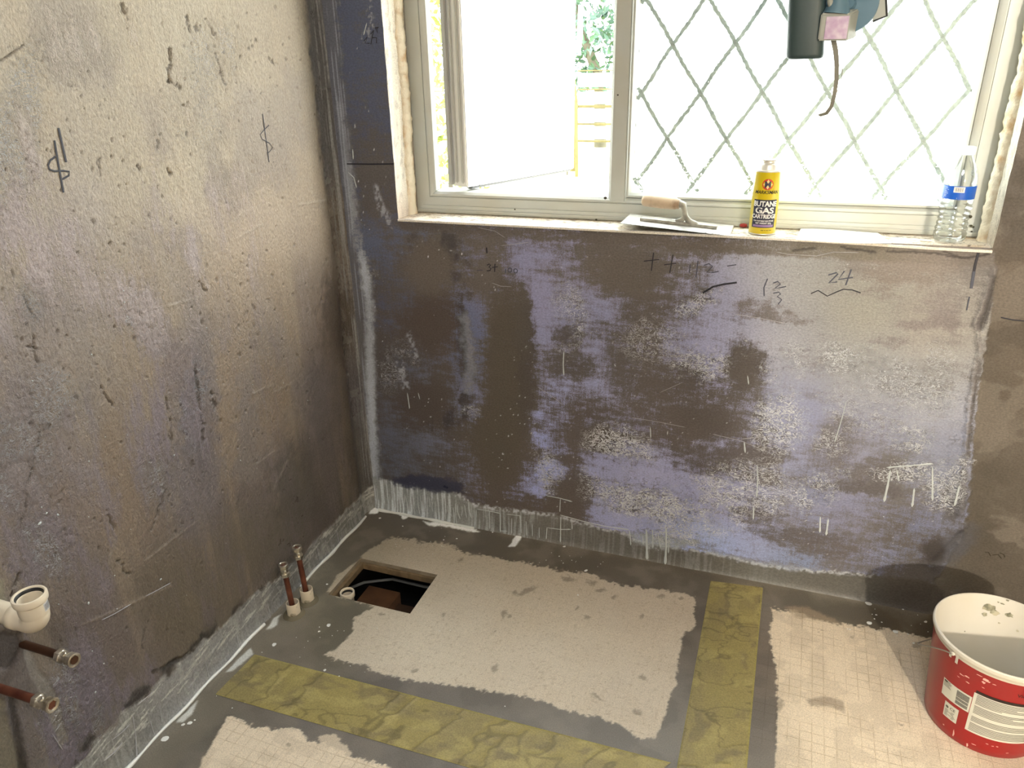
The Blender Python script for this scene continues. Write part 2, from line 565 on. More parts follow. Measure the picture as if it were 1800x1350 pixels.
        at = me.color_attributes.new('pigment', 'FLOAT_COLOR', 'POINT'); at.data.foreach_set('color', rgba.ravel())
        rgba[:, :3] = np.clip(s.fcol[used], 0.004, 0.92)
        at = me.color_attributes.new('pigment_b', 'FLOAT_COLOR', 'POINT'); at.data.foreach_set('color', rgba.ravel())
        for n, arr in (('film', s.film), ('gloss', s.gloss), ('relief', s.relief), ('board', s.board)):
            t = me.attributes.new(n, 'FLOAT', 'POINT'); t.data.foreach_set('value', np.clip(arr[used], 0.03, 1.0).astype(np.float32) if n not in ('board', 'film') else arr[used].astype(np.float32))
        return link(name, me, material, parent)


def spaced(*runs):
    """coordinates from (start, stop, step) runs, joined"""
    out = []
    for a, b, d in runs:
        n = max(1, int(round(abs(b - a) / d)))
        seg = np.linspace(a, b, n + 1)
        out += list(seg if not out else seg[1:])
    return np.array(out)


X0, X1 = 0.187, 1.641           # window opening
Z0, Z1 = 0.988, 2.06
YF = 0.11                       # inner face of the window frame
RX, RY, RZ = 2.9, -4.3, 2.4     # room

# ================================================================== left wall
LW = Surf('left', spaced((RY, -1.75, 0.5), (-1.75, -1.5, 0.02), (-1.5, 0.0, 0.0023)), spaced((0, 1.62, 0.0023), (1.62, RZ, 0.1)), lin(150, 134, 118), seed=5)
KL = 0.90
k = lambda *c: lin(*c, k=KL)
s = LW
a, b = s.a, s.b
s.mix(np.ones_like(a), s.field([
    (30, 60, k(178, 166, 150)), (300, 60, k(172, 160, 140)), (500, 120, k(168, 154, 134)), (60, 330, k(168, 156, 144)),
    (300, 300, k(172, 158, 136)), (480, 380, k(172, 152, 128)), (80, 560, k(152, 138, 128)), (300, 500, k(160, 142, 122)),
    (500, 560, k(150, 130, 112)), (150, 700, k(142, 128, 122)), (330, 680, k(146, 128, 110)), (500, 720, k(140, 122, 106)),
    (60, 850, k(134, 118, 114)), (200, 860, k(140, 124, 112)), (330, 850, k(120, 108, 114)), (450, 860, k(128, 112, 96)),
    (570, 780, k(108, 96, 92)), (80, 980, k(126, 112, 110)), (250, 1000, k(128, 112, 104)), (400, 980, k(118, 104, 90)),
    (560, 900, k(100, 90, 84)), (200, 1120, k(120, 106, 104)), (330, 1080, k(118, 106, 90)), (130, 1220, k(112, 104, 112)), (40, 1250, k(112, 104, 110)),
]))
vst = fbm(a * 26, b * 2.2, 91, 4)                     # long vertical trowel streaks
vs2 = fbm(a * 9, b * 1.4, 92, 3)
big = fbm(a * 5, b * 4, 93, 4)
s.mix(sstep(0.5, 0.68, vst) * 0.3, k(176, 156, 128))
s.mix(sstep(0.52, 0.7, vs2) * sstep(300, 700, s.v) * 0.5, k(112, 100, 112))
s.mix(sstep(0.52, 0.66, big) * 0.4, k(150, 140, 142), relief=0.6)
# lavender, brown and olive brush patches
for cx, cy, rx, ry, an, c, m in [
    (345, 720, 34, 130, 0, (122, 110, 122), .55), (350, 860, 34, 80, 0, (108, 100, 118), .5), (560, 690, 40, 60, 0, (88, 78, 92), .5),
    (60, 640, 60, 120, 20, (138, 124, 128), .6), (150, 560, 60, 60, 0, (146, 134, 134), .4), (420, 470, 70, 90, 0, (176, 152, 124), .5),
    (110, 860, 110, 90, 0, (138, 120, 122), .6), (300, 640, 40, 50, 0, (128, 112, 122), .7), (480, 700, 30, 90, 0, (150, 124, 98), .6),
    (400, 720, 18, 130, 0, (160, 134, 106), .6), (200, 830, 30, 120, 0, (146, 122, 98), .6), (250, 620, 40, 140, 0, (158, 136, 112), .5),
    (300, 1040, 70, 70, 0, (112, 100, 82), .6), (460, 940, 60, 60, -30, (112, 102, 86), .6), (590, 560, 30, 70, 0, (96, 80, 72), .8),
    (170, 1120, 60, 70, 0, (118, 104, 108), .5), (230, 900, 50, 60, 0, (142, 120, 104), .5), (520, 860, 40, 80, 0, (90, 82, 78), .7),
    (440, 400, 120, 50, 10, (178, 158, 140), .4), (420, 600, 40, 60, 0, (156, 134, 112), .5), (140, 380, 50, 70, 0, (164, 152, 150), .6)]:
    s.mix(s.blob(cx, cy, rx, ry, an, 0.5, 22, 4) * m, k(*c))
# rough, flaked plaster
lav = np.zeros_like(a)
for cx, cy, rx, ry, an, m in [(25, 260, 45, 190, 8, 1), (255, 560, 34, 75, -25, 1), (60, 520, 40, 60, 0, .7), (90, 700, 60, 60, 0, .8), (350, 190, 50, 90, -15, .6),
                              (380, 90, 60, 60, 0, .7), (30, 800, 70, 110, 0, .8), (80, 960, 60, 60, 0, .9), (130, 1240, 60, 120, 10, 1), (270, 830, 36, 70, 0, .7), (340, 710, 20, 90, 5, .9),
                              (470, 620, 40, 60, 0, .5), (110, 90, 90, 60, 0, .5), (390, 340, 34, 70, -10, .6), (120, 430, 60, 50, 0, .5), (330, 430, 60, 30, 0, .5)]:
    mm = s.blob(cx, cy, rx, ry, an, 0.4, 18, 4) * m
    s.relief += mm * 0.12
    s.h += mm * 0.0042 * (fbm(a * 120, b * 120, 61, 3) - 0.55)
    lav = np.maximum(lav, mm)
s.h += 0.0016 * (fbm(a * 130, b * 90, 66, 3) - 0.5) + 0.004 * (fbm(a * 7, b * 5, 64, 3) - 0.5) + 0.0012 * (fbm(a * 60, b * 22, 65, 3) - 0.5)
lw_f = fbm(a * 22, b * 7, 68, 4)
s.film = np.clip(.20 + lav * .55 - (lw_f - .5) * 2.0 - .32 * sstep(520, 150, s.v), 0, 1) * (1 - .5 * sstep(300, 560, s.u))
s.fcol = s.field([(100, 100, k(196, 188, 182)), (400, 150, k(190, 180, 168)), (60, 400, k(176, 166, 168)), (300, 450, k(176, 166, 166)), (500, 400, k(188, 176, 172)), (80, 750, k(142, 134, 136)), (340, 750, k(136, 128, 138)), (500, 700, k(138, 128, 126)), (100, 1000, k(132, 124, 132)), (400, 1000, k(116, 108, 108)), (130, 1250, k(130, 124, 138))])
s.board = np.clip(lav - .25, 0, 1) * sstep(.40, .62, lw_f + .2 * s.n3) * .55  # where near-white glints are painted on the rough patches
# pits and gouges of the old plaster
gouges = [([(299, 84), (298, 110), (299, 145)], 7, 4), ([(299, 143), (318, 155)], 6, 3), ([(213, 8), (223, 33)], 8, 4), ([(326, 30), (334, 62)], 5, 3),
          ([(326, 183), (328, 184)], 8, 5), ([(345, 45), (350, 52)], 8, 3), ([(367, 42), (380, 66)], 6, 3), ([(378, 95), (400, 160)], 4, 2), ([(461, 96), (480, 112)], 6, 3),
          ([(290, 695), (302, 775)], 4, 4), ([(343, 645), (352, 720), (357, 780)], 6, 4), ([(176, 678), (197, 712)], 5, 4), ([(293, 860), (262, 940)], 4, 3), ([(260, 1090), (250, 1140)], 3, 2),
          ([(190, 900), (200, 930)], 7, 3), ([(50, 610), (78, 616)], 5, 3), ([(347, 492), (362, 512)], 6, 3), ([(290, 297), (305, 315)], 6, 4), ([(190, 400), (193, 432)], 4, 3), ([(173, 280), (176, 310)], 3, 2),
          ([(40, 80), (0, 108)], 4, 3), ([(20, 470), (60, 560)], 4, 2), ([(70, 760), (36, 930)], 4, 2), ([(205, 985), (225, 1010)], 5, 3), ([(372, 690), (378, 720)], 7, 4), ([(120, 150), (135, 152)], 4, 2),
          ([(243, 290), (247, 300)], 6, 3), ([(190, 203), (193, 207)], 5, 3), ([(275, 330), (282, 350)], 5, 3), ([(127, 370), (132, 380)], 5, 3), ([(160, 390), (165, 395)], 5, 3), ([(273, 240), (278, 265)], 5, 3),
          ([(105, 890), (112, 860)], 5, 2), ([(60, 590), (66, 640)], 4, 3), ([(20, 1050), (35, 1010)], 8, 4), ([(262, 1190), (300, 1165), (330, 1150)], 9, 3)]
for pts, w, d in gouges:
    m = s.line(pts, w * .75, w * 0.3, 4, 4) * sstep(.32, .5, fbm(a * 110, b * 70, 67, 2))
    s.h -= m * d * 0.0013
    s.mix(m * 0.6, k(70, 60, 52))
rr = np.random.default_rng(4)
for i in range(420):
    t = rr.random()
    if t < .5: cx, cy = rr.uniform(0, 600), rr.uniform(0, 1150)
    else:
        q = [(80, 700), (100, 980), (330, 700), (430, 600), (330, 830), (60, 250), (480, 100), (200, 560), (430, 520), (390, 80), (150, 250), (50, 600)][rr.integers(12)]
        cx, cy = rr.normal(q[0], 40), rr.normal(q[1], 50)
    r = rr.uniform(1.2, 3.0)
    kk = np.nonzero((abs(s.u - cx) < 12) & (abs(s.v - cy) < 14))[0]
    if len(kk) == 0: continue
    d = np.hypot(s.u[kk] - cx, (s.v[kk] - cy) * rr.uniform(.5, 1)) / r
    m = 1 - sstep(.5, 1.2, d)
    s.h[kk] -= m * rr.uniform(.0012, .0035)
    s.col[kk] += (m * .45)[:, None] * (k(88, 76, 66) - s.col[kk])
# thin trowel ridges with a painted highlight
for pts in [[(295, 538), (355, 520)], [(445, 692), (480, 675)], [(480, 690), (510, 675)], [(450, 815), (490, 790)], [(200, 950), (190, 990)], [(480, 860), (505, 810)], [(255, 985), (340, 920)], [(140, 1100), (300, 1030)], [(410, 390), (428, 372)], [(560, 355), (575, 350)], [(525, 360), (575, 352)], [(415, 420), (460, 395)], [(105, 1200), (150, 1196)]]:
    m = s.line(pts, 4, 1.5, 1, 1)
    s.h += m * .0012
    s.mix(m * .25, k(176, 168, 158))
# the pipe chase run down from the wall pipes, filled in grey, and bare plaster beside it
m = s.poly([(38, 1130), (52, 1130), (66, 1172), (88, 1200), (108, 1250), (118, 1300), (106, 1318), (92, 1275), (74, 1225), (52, 1185)], 3, 3, 1)
s.mix(m * .8, k(140, 138, 140), relief=.3); s.h -= m * .002
m = s.poly([(-60, 1195), (8, 1232), (22, 1290), (42, 1350), (60, 1420), (-60, 1420)], 4, 5, 1)
s.mix(m * .9, k(128, 122, 104), relief=.3); s.h -= m * .004
m = s.line([(20, 1225), (32, 1290), (48, 1380)], 14, 5, 3); s.mix(m * .8, k(48, 42, 40)); s.h -= m * .004
m = s.poly([(-60, 1010), (8, 1020), (10, 1060), (-60, 1060)], 4, 4, 1); s.mix(m * .9, k(150, 144, 120), relief=.3)
m = s.poly([(-60, 1115), (38, 1110), (46, 1140), (20, 1175), (-60, 1180)], 5, 6, 1); s.mix(m * .8, k(66, 58, 62)); s.h -= m * .005
# corner strip: bluish membrane brushed over the corner
ce = -0.055 - 0.012 * (s.n1 * 2) - 0.02 * (fbm(b * 3, b * 0, 71, 2) - .5)
band = sstep(-.012, .012, a - ce)
s.mix(band * s.field([(570, 60, .95), (590, 250, .9), (605, 380, .7), (620, 500, .55), (630, 600, .7), (640, 700, .8), (650, 820, .7)]),
      s.field([(570, 60, k(74, 78, 92)), (590, 260, k(72, 76, 90)), (610, 420, k(74, 66, 62)), (625, 560, k(84, 78, 74)), (640, 680, k(88, 88, 104)), (650, 820, k(84, 86, 90))]), gloss=.45)
dk = sstep(-.12, -.07, a) * (1 - band) * (.5 + .5 * sstep(380, 640, s.v)); s.mix(dk * .4, k(96, 86, 80)); dk = sstep(-.15, -.06, a) * (1 - band) * sstep(380, 640, s.v)  # shade in the corner hollow painted into the wall colour
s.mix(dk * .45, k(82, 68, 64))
stk = fbm(a * 420, b * 5, 72, 3)
s.mix(band * sstep(.56, .7, stk) * sstep(-.05, -.006, a) * .7, k(150, 158, 172), gloss=.35)
s.h -= 0.006 * np.exp(-((a + .045) / .02)**2) - .014 * np.exp(a / .010)       # brushed hollow beside the coved corner
# coved strip of paint along the floor
top = np.where(a > -1.3, 0.085 + 0.035 * sstep(-.3, -1.1, a), .12) + .02 * s.n1 * 2 + .01 * (fbm(a * 14, a * 0, 73, 3) - .5)
cov = sstep(.006, -.006, b - top)
s.mix(cov, np.array([.97, 1.0, 1.10]) * s.field([(640, 890, k(136, 140, 140)), (540, 990, k(136, 140, 144)), (440, 1080, k(150, 154, 160)), (330, 1180, k(156, 160, 168)), (200, 1320, k(142, 146, 148))]), gloss=.38, relief=.25)
lst = fbm(a * 18 + b * 40, b * 160 - a * 30, 74, 3)
s.mix(cov * sstep(.58, .66, lst) * sstep(.02, .06, b) * .8, k(206, 214, 222), gloss=.3)
s.mix(cov * sstep(.55, .7, fbm(a * 150, b * 10, 75, 3)) * .5, k(170, 180, 188))
edge = np.exp(-((b - top - .012) / .014)**2) * sstep(.42, .58, fbm(a * 22, b * 22, 76, 3)) * sstep(-.35, -.6, a)
s.mix(edge * .85, k(44, 42, 48))
s.h += cov * .0015 + .010 * np.exp(-b / .012)
s.gloss += .12 * (s.n1 * 2)
s.gloss -= .14 * sstep(.45, .6, big)
s.relief += .25
s.gloss -= .12
gr = s.col.mean(1)[:, None]; s.col = (gr + (s.col - gr) * .56) * np.array([.97, .93, .83]) * (1.18 - .16 * sstep(350, 900, s.v))[:, None]  # light falloff painted in: wall colour darker lower down
s.fcol *= np.array([.96, .93, .87])
left_mat = painted('tanked_plaster', 240.0, (1, 1, .6), deep=.006, film_glints=True, brush=(1, 1, .22))
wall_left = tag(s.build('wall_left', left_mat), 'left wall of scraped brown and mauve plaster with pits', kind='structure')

# ================================================================== back wall
BW = Surf('back', spaced((0, X0, .0029), (X0, X1, .0029), (X1, 1.95, .0029), (1.95, RX, .2)), spaced((0, Z0, .0029), (Z0, 1.62, .0045), (1.62, Z1, .2), (Z1, RZ, .2)), lin(92, 80, 72), seed=21)
KB = 0.92
k = lambda *c: lin(*c, k=KB)
s = BW
a, b = s.a, s.b
one = np.ones_like(a)
s.mix(one, s.field([
    (640, 100, k(80, 78, 78)), (660, 300, k(80, 74, 72)), (690, 470, k(84, 76, 70)), (700, 640, k(78, 70, 66)), (720, 800, k(76, 70, 68)),
    (780, 470, k(92, 82, 72)), (760, 560, k(80, 66, 60)), (780, 720, k(80, 68, 60)), (880, 470, k(98, 88, 78)), (890, 600, k(92, 80, 64)), (880, 740, k(90, 78, 58)),
    (900, 860, k(90, 76, 64)), (1000, 470, k(104, 94, 84)), (1050, 600, k(96, 86, 78)), (1000, 780, k(90, 78, 72)), (1180, 450, k(112, 102, 92)), (1180, 560, k(104, 92, 82)), (1180, 750, k(100, 88, 82)),
    (1100, 850, k(98, 88, 88)), (1300, 660, k(98, 88, 80)), (1290, 800, k(100, 90, 86)), (1400, 480, k(132, 126, 118)), (1480, 620, k(128, 122, 122)), (1480, 760, k(118, 112, 116)), (1450, 900, k(112, 106, 110)),
    (1600, 460, k(142, 128, 110)), (1650, 560, k(140, 132, 126)), (1650, 700, k(132, 128, 126)), (1600, 830, k(112, 108, 108)), (1600, 950, k(96, 88, 80)), (1300, 950, k(108, 102, 104))]))
hst = fbm(a * 3.2, b * 30, 31, 4)                     # horizontal brush strokes
vst = fbm(a * 34, b * 3.0, 32, 4)
cl = fbm(a * 9, b * 10, 33, 5)
fl = fbm(a * 140, b * 140, 34, 3)
dens = s.field([
    (640, 60, .85), (590, 60, .9), (660, 160, .7), (670, 330, .35), (640, 420, .75), (680, 440, .5), (660, 560, .5), (690, 600, .25), (700, 540, .3), (730, 640, .4), (700, 700, .35), (750, 760, .45), (760, 500, .12), (760, 570, .08), (780, 680, .06),
    (820, 450, .5), (825, 560, .75), (825, 650, .75), (820, 700, .6), (860, 480, .1), (880, 560, .02), (890, 680, .0), (890, 780, .0), (880, 840, .05), (840, 860, .35), (700, 820, .45), (780, 800, .25),
    (960, 440, .6), (920, 470, .6), (960, 520, .8), (1000, 570, .75), (1000, 640, .55), (1050, 580, .6), (1080, 470, .1), (1120, 500, .15), (1090, 640, .45), (960, 660, .45), (960, 760, .85), (965, 830, .9), (920, 800, .15), (1000, 800, .35),
    (1040, 690, .45), (1060, 720, .6), (1040, 770, .45), (1000, 860, .15), (1080, 870, .85), (1080, 800, .75), (1150, 560, .4), (1180, 590, .75), (1150, 640, .45), (1130, 690, .3), (1200, 690, .3), (1250, 650, .75), (1220, 500, .45), (1260, 550, .75),
    (1240, 600, .8), (1310, 640, .35), (1310, 690, .2), (1250, 740, .25), (1180, 770, .5), (1160, 820, .7), (1250, 800, .45), (1200, 880, .95), (1280, 880, .85), (1300, 500, .8), (1350, 560, .95), (1400, 520, .95), (1450, 600, .98), (1380, 660, .95),
    (1400, 740, .85), (1500, 560, .95), (1500, 680, .95), (1480, 780, .85), (1340, 790, .55), (1380, 830, .6), (1450, 860, .85), (1430, 920, .75), (1330, 940, .8), (1250, 930, .9), (1230, 960, .9), (1390, 980, .8), (1540, 830, .5), (1560, 900, .5), (1560, 950, .5),
    (1600, 520, .7), (1600, 620, .95), (1600, 720, .95), (1660, 560, .75), (1680, 660, .85), (1660, 800, .9), (1640, 900, .7), (1680, 860, .8), (1640, 960, .55), (1560, 470, .25), (1690, 470, .15), (1500, 980, .4), (1620, 1000, .1)], 4.0, 300)
t = .55 * cl + .45 * hst + .12 * (vst - .5) + .10 * (fl - .5)
film = np.clip(dens * 1.12 - .04 - (t - .5) * 1.7, 0, 1) * sstep(.02, .15, dens)
filmcol = s.field([
    (620, 80, k(84, 90, 112)), (650, 300, k(82, 86, 106)), (640, 460, k(98, 104, 124)), (680, 520, k(92, 94, 112)), (720, 700, k(104, 106, 120)), (820, 600, k(90, 94, 112)), (700, 820, k(100, 102, 114)), (960, 500, k(122, 120, 136)), (965, 800, k(134, 138, 164)),
    (1050, 580, k(118, 118, 134)), (1080, 800, k(128, 128, 146)), (1180, 600, k(128, 128, 146)), (1150, 850, k(134, 134, 152)), (1260, 560, k(142, 142, 158)), (1260, 660, k(146, 146, 168)), (1260, 880, k(136, 136, 156)),
    (1380, 480, k(160, 160, 164)), (1380, 600, k(158, 158, 168)), (1400, 720, k(146, 148, 166)), (1400, 900, k(138, 140, 156)), (1520, 540, k(166, 164, 162)), (1520, 660, k(160, 160, 164)), (1500, 780, k(150, 150, 160)), (1480, 900, k(138, 138, 152)),
    (1640, 560, k(168, 162, 160)), (1650, 700, k(166, 166, 168)), (1650, 820, k(146, 148, 156)), (1620, 930, k(122, 126, 142)), (1240, 960, k(140, 150, 174)), (1420, 985, k(130, 140, 158))])
s.film = film.copy(); s.fcol = filmcol * (1.15 + .72 * sstep(660, 900, s.u) - .60 * sstep(1150, 1500, s.u))[:, None] * ((np.array([.97, 1.02, 1.23]) + sstep(900, 700, s.u)[:, None] * np.array([.01, .0, -.14])) * (1 - .24 * sstep(1000, 1450, s.u) - .10 * sstep(1250, 1500, s.u) * sstep(640, 540, s.v))[:, None] + (sstep(1200, 1450, s.u) * sstep(760, 600, s.v))[:, None] * np.array([.02, .0, -.18]))
s.gloss += film * (.38 - s.gloss)
# purplish brown brush shapes over the film
for cx, cy, rx, ry, an, c, m in [
    (890, 640, 40, 150, 2, (84, 72, 56), .9), (870, 780, 45, 70, 0, (84, 72, 56), .8), (925, 640, 18, 120, 0, (74, 64, 58), .7), (760, 470, 45, 50, 0, (96, 84, 70), .8), (760, 570, 55, 50, 0, (78, 62, 54), .8),
    (740, 710, 45, 40, 0, (76, 62, 56), .7), (1110, 480, 70, 40, 0, (106, 94, 80), .8), (1000, 590, 35, 20, 0, (86, 78, 80), .8), (1000, 640, 45, 26, 0, (86, 78, 76), .7), (1180, 680, 70, 40, 0, (100, 88, 80), .6), (1310, 640, 34, 40, 0, (94, 82, 74), .8), (1240, 740, 55, 30, 0, (94, 82, 76), .8),
    (1010, 740, 70, 34, -5, (90, 78, 72), .6), (1040, 770, 60, 26, 5, (92, 80, 72), .6), (1180, 760, 60, 20, 0, (104, 90, 84), .6), (1240, 810, 70, 22, 8, (96, 86, 84), .6), (1330, 800, 60, 18, 5, (98, 88, 88), .7), (1480, 760, 40, 26, 30, (106, 98, 106), .6), (1460, 800, 36, 34, 0, (104, 96, 104), .6),
    (1540, 830, 60, 22, 0, (104, 96, 96), .7), (1520, 860, 80, 12, 3, (92, 84, 84), .7), (1400, 940, 90, 16, 4, (88, 80, 82), .7), (1440, 965, 70, 14, 4, (96, 86, 84), .7), (1330, 905, 50, 16, 4, (92, 84, 92), .7), (1620, 460, 80, 26, 2, (146, 130, 112), .8), (1590, 490, 60, 14, 4, (140, 124, 108), .6), (1660, 540, 30, 40, -30, (138, 122, 116), .6),
    (1230, 440, 90, 14, 3, (116, 106, 94), .7), (1640, 570, 70, 10, -3, (132, 116, 112), .6), (1560, 600, 40, 8, 8, (128, 116, 114), .5), (1330, 545, 40, 14, 4, (122, 110, 106), .6), (1380, 560, 60, 10, 6, (120, 110, 108), .6), (960, 890, 60, 20, 0, (92, 78, 66), .8), (1010, 880, 26, 40, 0, (92, 78, 68), .7), (920, 560, 14, 60, 0, (86, 76, 64), .7),
    (1130, 545, 40, 22, 0, (98, 88, 80), .5), (1090, 640, 30, 60, 0, (94, 86, 84), .5)]:
    s.mix(s.blob(cx, cy, rx, ry, an, .45, 12, 5) * m, k(*c), gloss=.5)
# dark ring round an old socket patch
ring = s.line([(730, 425), (765, 410), (795, 425), (812, 470), (815, 540), (818, 620), (826, 680), (812, 700), (808, 730), (770, 745)], 26, 10, 9, 4)
s.mix(ring * .75 * sstep(.35, .6, fbm(a * 30, b * 18, 41, 3)), k(50, 48, 54))
s.mix(s.line([(818, 560), (828, 640), (824, 680)], 18, 7, 8, 4) * .6, k(120, 130, 146))
s.h += ring * .0012
# crackled thick film: raised patches that get painted glints
ridge = 1 - np.abs(2 * fbm(a * 95 + 3 * s.n1, b * 130, 42, 3) - 1)
ridge2 = 1 - np.abs(2 * fbm(a * 60, b * 90, 43, 3) - 1)
cr = np.zeros_like(a)
for cx, cy, rx, ry, an, m in [(1090, 790, 60, 34, 22, 1), (1120, 870, 80, 40, 5, 1), (1190, 890, 80, 45, 5, 1), (1060, 840, 40, 30, 0, .7), (1230, 640, 50, 30, 0, .9), (1230, 530, 44, 16, -20, .7), (1370, 640, 44, 34, 0, .8), (1370, 740, 44, 60, 0, .8), (1490, 630, 50, 30, 10, .9), (1560, 660, 70, 34, 15, .9), (1620, 690, 60, 36, 20, .9), (1650, 660, 30, 60, 0, .6),
                              (1600, 770, 44, 26, 10, .9), (1460, 780, 30, 24, 0, .7), (1430, 860, 40, 34, 0, 1), (1480, 830, 14, 10, 0, 1), (1280, 850, 50, 40, 10, .8), (1250, 890, 60, 50, 10, .8), (1680, 800, 28, 60, 10, 1), (1660, 860, 34, 36, 0, 1), (1590, 830, 60, 14, -4, 1), (1000, 560, 34, 60, 0, .5), (1150, 600, 60, 40, 0, .35), (700, 640, 30, 50, 25, .5), (1310, 610, 30, 20, 0, .6),
                              (1340, 860, 60, 50, 0, .5), (1540, 700, 90, 70, 0, .5), (960, 830, 22, 40, 0, .7), (830, 720, 18, 10, 0, .5), (1170, 930, 60, 26, 8, .8), (650, 470, 12, 40, 0, .5), (1200, 840, 50, 20, 8, .6), (1500, 720, 40, 20, 0, .6)]:
    cr = np.maximum(cr, s.blob(cx, cy, rx, ry, an, .5, 14, 6) * m)
flake = cr * sstep(.76, .90, ridge + .10 * (fl - .5) * 2)  # raised crackle that gets painted glints
s.board = cr * sstep(.30, .55, cl + .25 * (fl - .5)) * (.6 + .4 * sstep(700, 1100, s.u)) * (1 - .25 * sstep(1350, 1500, s.u))  # where glints are painted on the crackle
s.gloss -= .1 * s.board
s.mix(cr * sstep(.82, .94, ridge2) * .35, k(70, 66, 72))
s.h += cr * .0016 * (ridge - .5) + .0012 * (fbm(a * 12, b * 12, 44, 3) - .5) + .0005 * (hst - .5)
s.relief += cr * .35
s.gloss -= cr * .08
# scattered splashes of film
spk = sstep(.86, .90, fbm(a * 210, b * 150, 45, 2)) * sstep(.45, .62, cl)
s.mix(spk * .8, k(200, 206, 214))
# corner strip and light blue streaks beside it
band = sstep(.060, .030, a + .02 * s.n1 * 2 - .010 * sstep(400, 100, s.v))
s.mix(band * s.field([(580, 60, .9), (600, 250, .85), (630, 480, .6), (650, 700, .6), (660, 850, .7)]), s.field([(580, 60, k(80, 86, 104)), (610, 260, k(80, 84, 102)), (640, 480, k(92, 94, 104)), (650, 620, k(92, 92, 92)), (650, 740, k(96, 102, 120)), (660, 850, k(100, 108, 110))]), gloss=.4)
s.mix(s.line([(600, 190), (612, 300), (625, 400), (641, 470), (650, 560), (652, 690), (657, 830)], 15, 6, 4, 3) * s.field([(600, 180, .15), (620, 400, .4), (640, 480, .9), (648, 560, .65), (655, 740, .85), (658, 830, .7)]), k(158, 172, 186), gloss=.35)
s.mix(band * sstep(.56, .68, fbm(a * 380, b * 4, 46, 3)) * .6, k(140, 152, 172))
for pts, w in [([(660, 330), (670, 360), (680, 380), (690, 400)], 12), ([(650, 0), (655, 40), (640, 70)], 10), ([(700, 640), (715, 680)], 14), ([(720, 590), (735, 640)], 8)]:
    s.mix(s.line(pts, w, 4, 6, 3) * .6 * sstep(.4, .6, fl), k(150, 160, 178))
# brown bare plaster right of the painted area
bound = [(1744, 425), (1752, 480), (1742, 560), (1728, 640), (1714, 740), (1706, 860), (1696, 930), (1680, 965), (1660, 1000), (1640, 1025), (1640, 1110), (2600, 1300), (2600, -400), (1770, -400), (1790, 100)]
m = s.poly(bound, 3, 6, 3)
tan = s.field([(1780, 350, k(112, 98, 78)), (1770, 500, k(132, 112, 84)), (1780, 600, k(124, 106, 78)), (1760, 700, k(116, 100, 72)), (1780, 780, k(136, 120, 94)), (1750, 840, k(110, 96, 70)), (1780, 880, k(122, 108, 82)), (1740, 940, k(98, 86, 62)), (1760, 1000, k(116, 102, 76)), (1680, 1030, k(100, 90, 70)), (1900, 700, k(120, 104, 78))])
s.mix(m, tan, gloss=.75, relief=.2)
pn = fbm(a * 10, b * 14, 47, 4)
s.mix(m * sstep(.54, .60, pn) * .6, k(146, 130, 104)); s.mix(m * sstep(.46, .40, pn) * .5, k(98, 84, 60))
s.h -= m * .004
for pts, w in [([(1745, 490), (1738, 530), (1722, 575)], 14), ([(1720, 640), (1712, 700), (1702, 800)], 8), ([(1690, 940), (1640, 990)], 12)]:
    l = s.line(pts, w, 4, 3, 2); s.mix(l * .75, k(60, 50, 44)); s.h -= l * .004  # overhang shade along the plaster edge painted as dark strokes
l = s.line([(1748, 470), (1734, 520), (1716, 570), (1722, 620), (1706, 700), (1698, 800), (1688, 900)], 12, 5, 5, 3)
s.h += l * .005; s.mix(l * .45, k(160, 150, 146))
# bluish smudges at the lower right end
for cx, cy, rx, ry, an in [(1690, 950, 36, 24, -35), (1660, 970, 40, 24, -40), (1680, 880, 20, 50, 15)]:
    s.mix(s.blob(cx, cy, rx, ry, an, .5, 12, 5) * .6, k(82, 84, 96))
s.mix(s.blob(1640, 970, 20, 30, 20, .5, 10, 4) * .8, k(60, 50, 44))
# skim strip right under the sill
m = s.poly([(1040, 405), (1744, 438), (1750, 470), (1400, 452), (1040, 428), (704, 404), (702, 390)], 5, 4, 2)
s.mix(m * .75, s.field([(720, 395, k(84, 74, 66)), (1000, 415, k(100, 88, 76)), (1200, 425, k(112, 98, 82)), (1480, 440, k(128, 116, 84)), (1700, 455, k(138, 122, 104))]), gloss=.7)
for pts, w, c in [([(1480, 434), (1515, 440), (1540, 443)], 5, (60, 52, 46)), ([(1560, 442), (1640, 444), (1690, 453), (1738, 447)], 4, (66, 56, 48)), ([(1395, 440), (1435, 436)], 5, (70, 64, 50)), ([(1660, 440), (1690, 453)], 4, (62, 52, 46))]:
    s.mix(s.line(pts, w, 1.5, 2, 2) * .8, k(*c))
# membrane upstand along the floor
up = [(655, 838), (690, 846), (800, 868), (832, 886), (875, 894), (985, 907), (1010, 918), (1105, 938), (1112, 950), (1260, 974), (1330, 990), (1420, 1003), (1540, 1010), (1630, 1020), (1660, 1040), (1660, 1200), (500, 1200), (600, 900)]
m = s.poly(up, 2.5, 3, 2)
s.mix(m, s.field([(680, 870, k(126, 132, 128)), (740, 890, k(124, 134, 134)), (800, 900, k(120, 124, 116)), (880, 920, k(106, 104, 92)), (1000, 945, k(104, 100, 88)), (1200, 985, k(104, 100, 86)), (1330, 1010, k(104, 102, 88)), (1500, 1040, k(100, 96, 82)), (1600, 1050, k(92, 82, 66))]), gloss=.45, relief=.2)
s.mix(m * s.field([(680, 870, 1), (760, 890, .9), (850, 910, .35), (1000, 940, .15), (1500, 1050, .0)]) * sstep(.5, .66, fbm(a * 220, b * 9, 48, 3)) * .8, k(188, 202, 204))
l = s.line(up[2:13], 6, 2.5, 3, 2); s.mix(l * .6 * sstep(.4, .6, fl), k(190, 202, 212))
